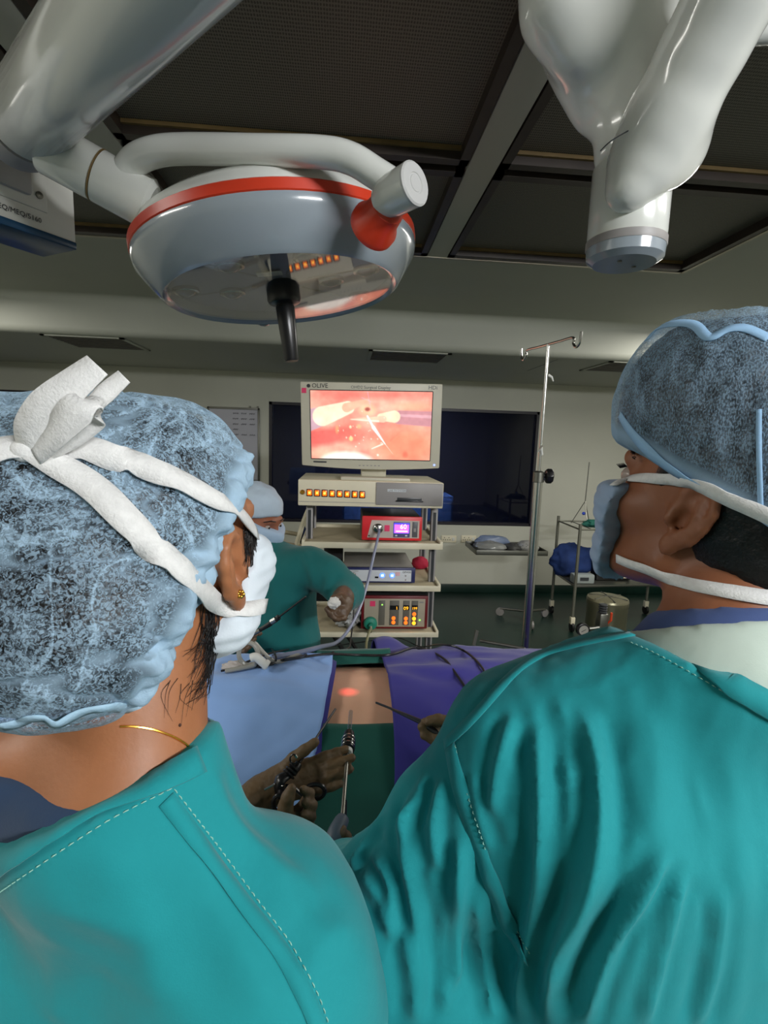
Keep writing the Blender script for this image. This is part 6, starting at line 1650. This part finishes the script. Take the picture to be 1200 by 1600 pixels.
MB().tube([P(492+15*math.cos(a)+3*math.sin(a), 1237+11*math.sin(a)-3*math.cos(a), .885) for a in np.linspace(0, 2*PI, 24)], .0040, 8).build('finger_ring', BLACK, gr)
MB().tube([P(436+9*math.cos(a), 1256+13*math.sin(a), .855) for a in np.linspace(0, 2*PI, 22)], .0038, 8).build('thumb_ring', BLACK, gr)
MB().tube([P(438, 1236, .875), P(437, 1245, .86)], .005, 8).build('thumb_stem', BLACK, gr)

tro = thing('trocar', 'black ribbed trocar with white seal standing in the bare belly', 'trocar', P(547, 1125, 1.07))
t1_, t0_ = P(543, 1176, .955), P(547, 1128, 1.045); td = nrm(t0_-t1_); TL_ = float(np.linalg.norm(t0_-t1_))
MB().lathe(t1_, td, [(.0085, -.002), (.0095, 0), (.0095, .006), (.008, .007)], 20).build('white_seal', mat('white_plastic', (222, 222, 218), .4), tro)
MB().lathe(t1_, td, [(.009, .006), (.0128, .008), (.0132, .02), (.0122, .021), (.0128, .023), (.0128, .034), (.0116, .036), (.0116, .046), (.0105, .047), (.010, .056), (.006, .058)], 24).build('housing', BLACK, tro)
for k in (.014, .024, .034): MB().lathe(t1_, td, [(.0134, k), (.0138, k+.001), (.0134, k+.003)], 24, caps=False).build('steel_ring', STEEL, tro)
MB().lathe(t1_, td, [(.0042, .056), (.0042, TL_+.035)], 14).build('cannula', CLEARPL, tro)
lap = thing('laparoscope', 'long steel laparoscope rod with grey handle entering the trocar', 'laparoscope', P(520, 1325, .79))
MB().tube([t1_+td*.01, P(534, 1290, .80)], .0034, 10).build('rod', STEELD, lap)
MB().tube(spline([P(537, 1277, .815), P(531, 1288, .80), P(523, 1304, .785), P(516, 1326, .775)], 5), list(np.interp(np.linspace(0, 1, 16), [0, .15, .6, 1], [.006, .0115, .0125, .012])), 14).build('handle', mat('blue_grey_rubber', (76, 90, 104), .5), lap)
MB().tube([P(541, 1250, .83), P(540, 1320, .79)], .0014, 6).build('light_lead', BLACK, lap)
g2 = thing('laparoscopic_needle_holder', 'dark slim instrument entering the right edge of the bare belly', 'instrument', P(640, 1125, 1.0))
MB().tube([P(588, 1098, 1.10), P(664, 1128, .965)], .0024, 10).build('shaft', BLACK, g2); MB().tube([P(612, 1108, 1.05), P(668, 1134, .96)], [.0025, .0040], 10).build('sleeve', BLACK, g2)
MB().tube(spline([P(662, 1130, .965), P(676, 1140, .955), P(690, 1146, .945)], 5), .006, 10).build('handle', BLACK, g2)
ig = thing('surgical_instrument', 'steel tipped dark instrument in the far assistant\'s hand', 'instrument', P(430, 970, 1.56))
MB().tube([P(432, 967, 1.55), P(478, 932, 1.52)], .0028, 8).build('shaft', BLACK, ig)
MB().tube([P(398, 989, 1.56), P(420, 976, 1.555), P(436, 964, 1.55)], [.006, .008, .0085], 12).build('grip', BLACK, ig)
MB().tube([P(396, 990, 1.55), P(406, 985, 1.548)], .0065, 10).build('steel_end', STEEL, ig); MB().tube([P(424, 972, 1.545), P(431, 968, 1.543)], .009, 12).build('steel_band', STEEL, ig)
blobby('gauze_swab', P(522, 942, 1.548), (.018, .012, .016), mat('white_gauze', (226, 224, 220), .9), .3, 16, 8, 'white gauze swab in the far assistant\'s fist', 'swab')

DTREES = []
for o_ in list(bpy.data.objects):
    if o_.name.startswith('surgical_drape'):
        DTREES.append(BVHTree.FromPolygons([tuple(q.co) for q in o_.data.vertices], [tuple(q.vertices) for q in o_.data.polygons]))
zt_ = lambda x, y, off=.02: np.interp(y, CS[::-1, 0], CS[::-1, 1])+off
def on_drape(px, py, off=.012):
    h_ = shoot(DTREES, px, py)
    if h_ is not None: return h_[0]+np.array([0, 0, 1.0])*off*.6+h_[1]*.002
    z = 1.07
    for _ in range(8):
        p = atZ(px, py, z); z = .5*z+.5*float(zt_(p[0], p[1], off))
    return atZ(px, py, z)
mid = [atY(584, 868, 2.22), atY(573, 915, 2.1), atY(562, 950, 1.98), atY(546, 982, 1.85), atY(527, 1003, 1.70)]
cable('light_guide_cable', [light_port, light_port+np.array([0, -.03, -.01]), *mid, on_drape(500, 1016), on_drape(460, 1026), on_drape(425, 1032)], .0062, CABG, 'grey blue light guide cable from the red light source to the table')
cable('camera_cable', [cam_port, cam_port+np.array([0, -.02, -.02]), atY(553, 935, 2.28), atY(552, 965, 2.2), atY(548, 1000, 2.0), atY(545, 1012, 1.7), on_drape(520, 1024)], .003, CABB, 'thin black cable hanging from the camera control box')
cable('gas_hose', [gas_port, gas_port+np.array([0, -.02, -.02]), atY(578, 985, 2.22), atY(572, 1010, 2.1), np.array([atY(572, 1010, 2.1)[0], 1.85, .80]), np.array([.12, 1.80, .3])], .006, mat('clear_olive_hose', (130, 130, 96), .35), 'olive gas hose hanging from the green insufflator filter', 'hose')
def dcable(nm, pts, r, lab, m=CABB): cable(nm, [on_drape(*p) for p in pts], r, m, lab)
dcable('drape_cable', [(398, 1042, .006), (450, 1034, .006), (510, 1025, .006), (560, 1026, .006), (610, 1026, .006), (650, 1015, .006), (690, 1030, .006), (715, 1060, .006), (738, 1095, .006)], .0032, 'black cable crossing the towel and curving over the indigo drape')
dcable('drape_cable', [(470, 1020, .006), (530, 1008, .006), (575, 1002, .006), (620, 996, .006), (655, 1010, .006), (690, 1010, .006), (725, 1020, .006), (752, 1045, .006), (762, 1070, .006)], .0030, 'thin black cable looping along the far edge of the indigo drape')
dcable('drape_cable', [(380, 1040, .006), (430, 1022, .006), (470, 1012, .006), (500, 1010, .006), (478, 1026, .006), (440, 1034, .006), (404, 1046, .006)], .0028, 'tangled dark cable lying in front of the far assistant')
dcable('drape_cable', [(420, 1010, .006), (428, 1022, .006), (430, 1038, .006), (410, 1044, .006), (380, 1046, .006), (345, 1052, .006)], .0028, 'short dark cable beside the clear tube coil')
cb0 = on_drape(388, 1046, .004)+np.array([0, 0, .034])
coil = [cb0+RT*(.024*math.cos(q))+np.array([0, 0, 1])*.030*math.sin(q)+np.array([0, .010*q/6, 0]) for q in np.linspace(-1.2, 2*PI+.9, 18)]
cable('clear_tube', [on_drape(352, 1052, .006), *coil, on_drape(430, 1038, .008), on_drape(470, 1024, .008)], .0058, mat('smoky_tube', (158, 156, 148), .25), 'smoky clear tube coiled on the light blue drape', 'tube')
wb = on_drape(398, 1052, .006)
w_ = thing('tube_connector', 'white elbow connector on the light blue drape', 'connector', wb)
WPL = mat('white_plastic', (222, 222, 218), .4)
MB().tube(spline([wb+RT*-.008+np.array([0, 0, .034]), wb+RT*.004+np.array([0, 0, .036]), wb+RT*.020+np.array([0, 0, .022]), wb+RT*.034+np.array([0, 0, .014])], 5), .0105, 14).build('elbow', WPL, w_)
MB().tube([wb+RT*.024+np.array([0, 0, .019]), wb+RT*.031+np.array([0, 0, .015])], .0125, 14).build('collar', WPL, w_)
blobby('gauze_swab', on_drape(366, 1048, .016), (.026, .014, .011), mat('soiled_gauze', (196, 188, 184), .9), .35, 18, 4, 'soiled white gauze beside the tube coil', 'swab')
# ---------------------------------------------------------------- origins: empties to their base, meshes to their own base centre
bpy.context.view_layer.update()
allo = [o for o in bpy.data.objects if o.type in ('MESH', 'EMPTY')]
wpos = {}
for o in allo:
    if o.type == 'EMPTY': wpos[o.name] = Vector(o['base'])
    else:
        co = np.empty(len(o.data.vertices)*3); o.data.vertices.foreach_get('co', co); co = co.reshape(-1, 3)
        if len(co) == 0: wpos[o.name] = Vector((0, 0, 0)); continue
        lo, hi = co.min(0), co.max(0); c = Vector(((lo[0]+hi[0])/2, (lo[1]+hi[1])/2, lo[2]))
        wpos[o.name] = c
        o.data.transform(Matrix.Translation(-c))
for o in allo:
    o.location = wpos[o.name] - (wpos[o.parent.name] if o.parent else Vector((0, 0, 0)))
    if 'base' in o: del o['base']
